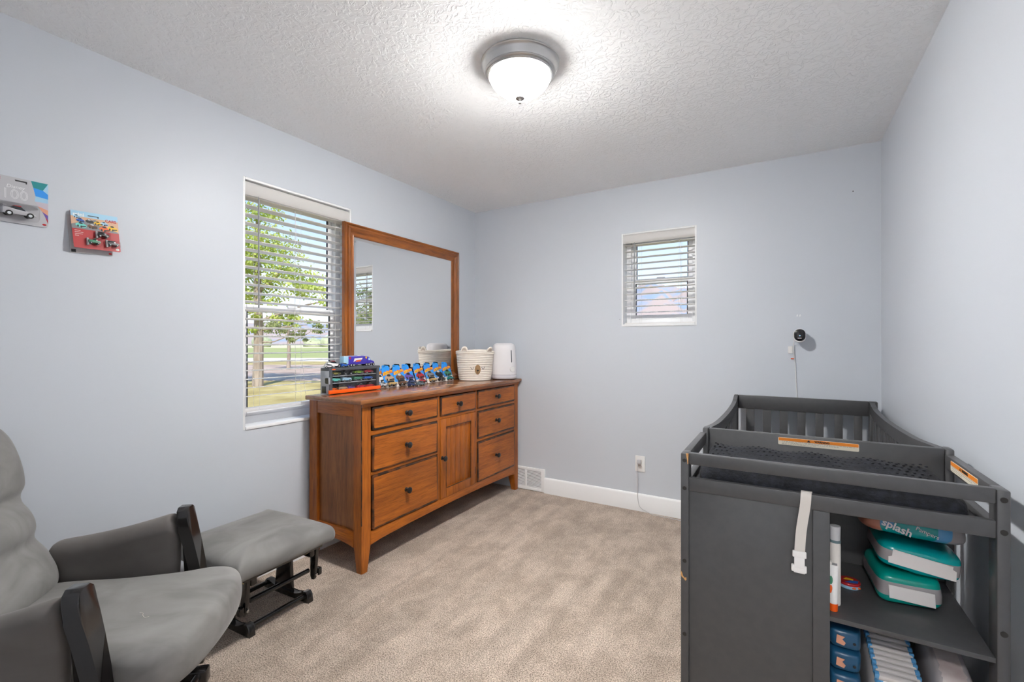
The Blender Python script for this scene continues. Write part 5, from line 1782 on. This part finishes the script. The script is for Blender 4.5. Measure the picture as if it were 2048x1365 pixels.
MB().box((-0.0037, -0.0092, 0.015), (0.0047, 0.0092, 0.060), 0.0005).build('orange_panel', C('orange'), SX)
SX.location = (0.1165, 1.5640, zs)
MB().box((-0.0037, -0.0092, 0.064), (0.0047, 0.0092, 0.110), 0.0005).build('purple_panel', C('purple'), SX)

# bottom shelf
zb = 0.0805
for k in range(6):
    T_, o_ = soft_pack('wipes_pack', ('blue wipes pack number %s from the top of the stack on the bottom shelf' % ('one', 'two', 'three', 'four', 'five', 'six')[5 - k]).replace('pack number one from the top', 'pack topmost').replace('number two', 'second').replace('number three', 'third').replace('number four', 'fourth').replace('number five', 'fifth').replace('number six', 'sixth'), 'wipes pack',
                       (0.152, 1.660, zb + 0.031 + k * 0.0625), (0, 0, R(0)), (0.076, 0.20, 0.060), lambda x, y, z: 0, [M['deep_blue_film']], 'stack of blue wipes packs', seed=20 + k, wr=0.0025, nu=28, nv=14)
    MB().prism([(-.024, -.010), (-.006, -.014), (-.002, -.006), (-.010, .002), (-.004, .010), (-.022, .012)], 0, 0.0016, 'z', mtx=frame_mtx((0.002, -0.101, 0.0), (1, 0, 0), (0, 0, 1))).build('orange_print', C('peach'), T_)
    MB().ball((0.020, -0.1005, -0.004), (0.004, 0.0016, 0.004), 10, 6).build('round_print', C('black'), T_)


def stripe_paint(x, y, z):
    if z > 0.55 and abs(abs(x) - 0.72) < 0.12:
        return 1
    return 0


T_, o_ = soft_pack('diaper_bundle', 'clear bundle of folded white diapers with blue edges on the bottom shelf', 'diaper pack', (0.262, 1.690, zb + 0.155), (R(16), 0, R(2)), (0.118, 0.235, 0.305), stripe_paint, [M['white_film'], M['sky_film']], 'diaper bundles on the bottom shelf', seed=31, wr=0.002)
for k in range(11):
    y = -0.098 + 0.0185 * k
    MB().box((-0.048, y, 0.140), (0.048, y + 0.0165, 0.158), 0.005).build('folded_diaper', M['white_film'], T_)
    for s in (-1, 1):
        MB().box((s * 0.046 - 0.006, y + 0.003 * (k % 2), 0.144), (s * 0.046 + 0.004, y + 0.0115, 0.160), 0.001).build('blue_tab', M['sky_film'], T_)
T_, o_ = soft_pack('diaper_bundle', 'milky pinkish bundle of diapers at the right of the bottom shelf', 'diaper pack', (0.379, 1.690, zb + 0.172), (R(12), 0, R(0)), (0.092, 0.235, 0.335), lambda x, y, z: 1 if z > 0.4 and abs(x) < 0.55 else 0, [M['clear_film'], mat('pinkish_film', (0.42, 0.34, 0.33), 0.25, col2=(0.52, 0.47, 0.47), scale=14)], 'diaper bundles on the bottom shelf', seed=37, wr=0.006)

# ------------------------------------------------------------------ outside
GA = R(30.68)
M['dry_grass'] = mat('dry_grass', (0.30, 0.22, 0.07), 0.9, col2=(0.50, 0.40, 0.17), scale=0.9, detail=8, bump=0.4, bscale=8, bdist=0.05)
M['gravel'] = mat('gravel', (0.36, 0.25, 0.19), 0.9, col2=(0.50, 0.38, 0.31), scale=1.2, detail=8)
M['concrete'] = mat('pale_concrete', (0.72, 0.69, 0.64), 0.8, col2=(0.78, 0.76, 0.72), scale=2)
M['lawn'] = mat('lawn', (0.26, 0.30, 0.09), 0.9, col2=(0.38, 0.38, 0.15), scale=0.12, detail=6)
M['field'] = mat('pale_field', (0.62, 0.56, 0.36), 0.9, col2=(0.52, 0.52, 0.30), scale=0.03)
gz = -0.30
o = struct(MB().box((-700, -300, gz - 0.4), (500, 900, gz)).build('ground', M['dry_grass'], smooth=0))
tag(o, 'dry yellow grass outside the window', 'ground')
for nm, lb, d0, d1, m, h in (('gravel_road', 'brown gravel road beyond the dry grass', 18.5, 32, 'gravel', 0.012), ('footpath', 'pale concrete footpath beyond the gravel', 38, 46, 'concrete', 0.015), ('lawn', 'green lawn beyond the footpath', 47, 128, 'lawn', 0.018), ('far_field', 'pale far field below the hills', 135, 290, 'field', 0.02)):
    ob = MB().box((-260, d0, gz - 0.02), (160, d1, gz + h)).build(nm, M[m], None, (0, 0, 0), (0, 0, GA), smooth=0)
    tag(struct(ob), lb, 'ground')

# hills
rg = random.Random(11)
n_az, n_r = 150, 26
hv = []
for i in range(n_az + 1):
    az = R(-110 + 190 * i / n_az)
    for j in range(n_r + 1):
        u = j / n_r
        rr = 330 + 420 * u
        az_d = math.degrees(az)
        peak = 46 + 36 * math.exp(-((az_d + 14) / 24) ** 2) - 18 * math.exp(-((az_d + 62) / 20) ** 2)
        ridge = 0.08 * math.sin(az * 23) + 0.10 * math.sin(az * 51 + 1.3) + 0.07 * math.sin(az * 97 + u * 9)
        gul = 0.09 * math.sin(az * 160 + 3 * math.sin(u * 7)) * math.sin(math.pi * min(1, u * 1.2))
        hgt = peak * (math.sin(u * math.pi / 2) ** 1.3) * (1 + ridge * u + gul) + rg.uniform(-1, 1) * u
        hv.append((rr * math.sin(az), rr * math.cos(az), gz - 1 + hgt))
hf = []
for i in range(n_az):
    for j in range(n_r):
        a = i * (n_r + 1) + j
        hf.append((a, a + 1, a + n_r + 2, a + n_r + 1))
hm = MB()
hm._add(hv, hf)
M['hill'] = mat('hazy_hill', (0.44, 0.34, 0.30), 0.95, col2=(0.27, 0.33, 0.42), scale=0.035, detail=7, lo=0.46, hi=0.62, stretch=(1, 1, 0.6))  # distance haze is mixed into the hill's pale colours
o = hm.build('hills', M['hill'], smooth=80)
tag(struct(o), 'hazy pink and blue hillside far outside', 'hill')


# trees
def leaves(blobs, n, size, seed, m, name, parent, droop=0.0):
    rg_ = random.Random(seed)
    vs_, fs_ = [], []
    tot = sum(b[1][0] * b[1][1] * b[1][2] for b in blobs)
    for c_, r3 in blobs:
        k = int(n * r3[0] * r3[1] * r3[2] / tot) + 20
        # clumps inside the blob
        cl = []
        for _ in range(max(6, k // 45)):
            d3 = Vector((rg_.gauss(0, 1), rg_.gauss(0, 1), rg_.gauss(0, 1))).normalized() * rg_.random() ** 0.4
            cl.append(Vector((c_[0] + d3.x * r3[0], c_[1] + d3.y * r3[1], c_[2] + d3.z * r3[2])))
        for _ in range(k):
            q = rg_.choice(cl)
            s3 = min(r3) * 0.24
            p = q + Vector((rg_.gauss(0, s3), rg_.gauss(0, s3), rg_.gauss(0, s3 * 0.6)))
            a = Vector((rg_.uniform(-1, 1), rg_.uniform(-1, 1), rg_.uniform(-1, 1))).normalized()
            b = a.orthogonal().normalized()
            s = size * rg_.uniform(0.6, 1.4)
            i0 = len(vs_)
            vs_ += [p - a * s, p + b * s * 0.45, p + a * s, p - b * s * 0.45]
            fs_.append((i0, i0 + 1, i0 + 2, i0 + 3))
    me = bpy.data.meshes.new(name)
    me.from_pydata([tuple(v) for v in vs_], [], fs_)
    me.materials.append(m)
    ob = bpy.data.objects.new(name, me)
    COL.objects.link(ob)
    ob.parent = parent
    ob['kind'] = 'stuff'
    return ob


def leaf_mat(name, c0, c1):
    m, nt, b = _nodes(name)
    tc = nt.nodes.new('ShaderNodeTexCoord')
    n = nt.nodes.new('ShaderNodeTexNoise')
    n.inputs['Scale'].default_value = 2.2
    n.inputs['Detail'].default_value = 3
    nt.links.new(tc.outputs['Object'], n.inputs['Vector'])
    r = nt.nodes.new('ShaderNodeValToRGB')
    r.color_ramp.elements[0].position = 0.35
    r.color_ramp.elements[0].color = (*c0, 1)
    r.color_ramp.elements[1].position = 0.65
    r.color_ramp.elements[1].color = (*c1, 1)
    nt.links.new(n.outputs['Fac'], r.inputs[0])
    nt.links.new(r.outputs[0], b.inputs['Base Color'])
    b.inputs['Roughness'].default_value = 0.7
    tl = nt.nodes.new('ShaderNodeBsdfTranslucent')
    nt.links.new(r.outputs[0], tl.inputs[0])
    mx = nt.nodes.new('ShaderNodeMixShader')
    mx.inputs[0].default_value = 0.4
    out_ = nt.nodes['Material Output']
    nt.links.new(b.outputs[0], mx.inputs[1])
    nt.links.new(tl.outputs[0], mx.inputs[2])
    nt.links.new(mx.outputs[0], out_.inputs[0])
    return m


M['leaf_y'] = leaf_mat('yellow_green_leaf', (0.32, 0.44, 0.08), (0.62, 0.66, 0.20))
M['leaf_d'] = leaf_mat('olive_leaf', (0.20, 0.26, 0.08), (0.40, 0.42, 0.18))
M['bark'] = mat('bark', (0.24, 0.19, 0.15), 0.9, col2=(0.40, 0.33, 0.27), scale=9, stretch=(1, 1, 0.2))
M['hedge'] = mat('far_shrub', (0.34, 0.37, 0.22), 0.9, col2=(0.48, 0.50, 0.34), scale=0.5, detail=6, bump=0.8, bscale=1.2, bdist=0.5)
RT = Vector((math.cos(GA), math.sin(GA), 0))


def tree(label, base, trunk_h, trunk_r, blobs, n, size, seed, m, branches=(), group='trees outside'):
    t_ = thing('tree', label, 'tree', base, group=group)
    mb2 = MB().tube(smooth_open([(0, 0, -0.05), (0.03, 0.02, trunk_h * 0.3), (-0.05, 0.03, trunk_h * 0.65), (0.02, 0, trunk_h)], 4), [trunk_r * (1.15 - 0.7 * i / 12) for i in range(13)], 10)
    mb2.build('trunk', M['bark'], t_)
    for pts, r in branches:
        sp2 = smooth_open(pts, 4)
        MB().tube(sp2, [r * (1 - 0.8 * i / (len(sp2) - 1)) for i in range(len(sp2))], 7).build('branch', M['bark'], t_)
    leaves(blobs, n, size, seed, m, 'foliage', t_)
    return t_


def off(dr, dz, dd=0.0):
    v = RT * dr + Vector((-RT.y, RT.x, 0)) * dd
    return (v.x, v.y, dz)


tree('leafy yellow-green tree with a thick trunk outside the tall window', (-16.2, 9.4, gz), 6.0, 0.17,
     [(off(-0.7, 5.6), (1.2, 1.2, 1.3)), (off(0.3, 4.7), (1.2, 1.2, 0.9)), (off(-1.5, 4.2), (1.2, 1.2, 1.2)), (off(0.9, 3.7, 0.4), (1.0, 1.0, 0.7)), (off(1.9, 3.3, 0.4), (0.9, 0.8, 0.55)), (off(2.6, 3.0), (0.6, 0.6, 0.35)),
      (off(-0.4, 3.3), (1.2, 1.0, 0.8)), (off(0.6, 2.6), (0.9, 0.8, 0.30)), (off(1.5, 2.25), (0.7, 0.6, 0.25)), (off(-0.5, 2.1), (0.8, 0.7, 0.35)), (off(-1.6, 6.6), (1.0, 1.0, 0.9)), (off(0.2, 6.4), (0.8, 0.8, 0.5))],
     12000, 0.065, 41, M['leaf_y'],
     [([off(0, 2.3), off(0.8, 2.6), off(1.7, 2.9), off(2.8, 3.1)], 0.06), ([off(0, 2.0), off(0.8, 2.1), off(1.8, 2.2)], 0.05), ([off(0, 2.6), off(-0.9, 3.2), off(-1.6, 4.2)], 0.07), ([off(0, 3.4), off(0.7, 4.0), off(1.0, 4.8)], 0.06), ([off(0, 1.6), off(0.6, 1.6), off(1.5, 2.0)], 0.04)])
tree('slim tree beside the thick-trunked tree outside the tall window', (-19.8, 7.4, gz), 4.6, 0.06,
     [(off(-0.3, 4.2), (0.9, 0.9, 0.9)), (off(-0.5, 3.0), (0.8, 0.8, 0.6)), (off(0.1, 2.2), (0.5, 0.5, 0.4))], 1500, 0.06, 43, M['leaf_y'], [([off(0, 1.2), off(-0.3, 1.8), off(-0.7, 2.4)], 0.03)])
tree('dark olive pine-like tree low behind the tall window foliage', (-24.5, 16.0, gz), 3.6, 0.10,
     [(off(-0.6, 2.6), (1.3, 0.9, 0.5)), (off(0.7, 2.0), (1.1, 0.9, 0.4)), (off(1.6, 2.5), (0.7, 0.7, 0.35)), (off(0.1, 3.3), (1.0, 0.8, 0.4))], 2600, 0.07, 47, M['leaf_d'], [([off(0, 1.6), off(0.8, 1.9), off(1.6, 2.4)], 0.04)])
tree('green tree seen in the mirror through the small window', (7.4, 11.0, gz), 3.2, 0.14,
     [((0, 0, 2.6), (1.5, 1.5, 0.9)), ((-1.3, -0.4, 2.0), (1.0, 1.0, 0.7)), ((1.2, 0.5, 2.1), (1.1, 1.0, 0.7)), ((-0.2, 0.3, 3.4), (0.8, 0.8, 0.4))], 4200, 0.06, 53, M['leaf_d'])
tree('second green tree seen in the mirror beyond the first', (4.2, 13.4, gz), 2.8, 0.11,
     [((0, 0, 2.3), (1.1, 1.1, 0.7)), ((0.9, 0, 1.9), (0.9, 0.8, 0.5)), ((0.2, 0.2, 2.9), (0.6, 0.6, 0.4))], 2600, 0.06, 59, M['leaf_y'])
# support stakes by the tree
for dx, lean in ((-0.55, 0.10), (-0.85, 0.30)):
    b_ = Vector((-16.2, 9.4, gz)) + Vector(off(dx, 0))
    ob = MB().tube([(0, 0, 0), tuple(Vector(off(lean, 1.5)))], 0.045, 8).build('tree_stake', M['bark'], None, b_)
    tag(ob, 'straight wooden stake near the tree trunk' if lean < 0.2 else 'leaning wooden stake near the tree trunk', 'stake', 'tree stakes')
# far shrubs along the field
rg = random.Random(19)
for k in range(16):
    lx = -160 + k * 10.5 + rg.uniform(-0.8, 0.8)
    ly = 150 + rg.uniform(-10, 25)
    p = Matrix.Rotation(GA, 4, 'Z') @ Vector((lx, ly, gz))
    w, h = rg.uniform(2.8, 4.0), rg.uniform(2.0, 4.2)
    mb2 = MB().ball((0, 0, h * 0.35), (w, w * 0.8, h * 0.65), 14, 9)
    for v in mb2.bm.verts:
        v.co *= 1 + 0.16 * math.sin(v.co.x * 1.7 + k) * math.cos(v.co.y * 1.9) + rg.uniform(-0.06, 0.06)
    ob = mb2.build('far_shrub', M['hedge'], None, p, smooth=60)
    tag(ob, 'hazy green shrub on the far side of the field', 'shrub', 'far shrubs along the field')
# far low building
p = Matrix.Rotation(GA, 4, 'Z') @ Vector((-74, 205, gz))
FB = thing('far_house', 'small pale blue-roofed house far across the field', 'house', p, GA)
MB().box((-9, -4, 0), (9, 4, 3.0)).build('wall', C('cream'), FB, smooth=0)
MB().prism([(-5, 2.9), (0, 5.0), (5, 2.9)], -9.6, 9.6, 'x').build('roof', C('skyblue'), FB, smooth=0)
for x in (-6, -1, 4):
    MB().box((x, -4.08, 1.0), (x + 1.6, -3.95, 2.3)).build('window', C('slate'), FB, smooth=0)
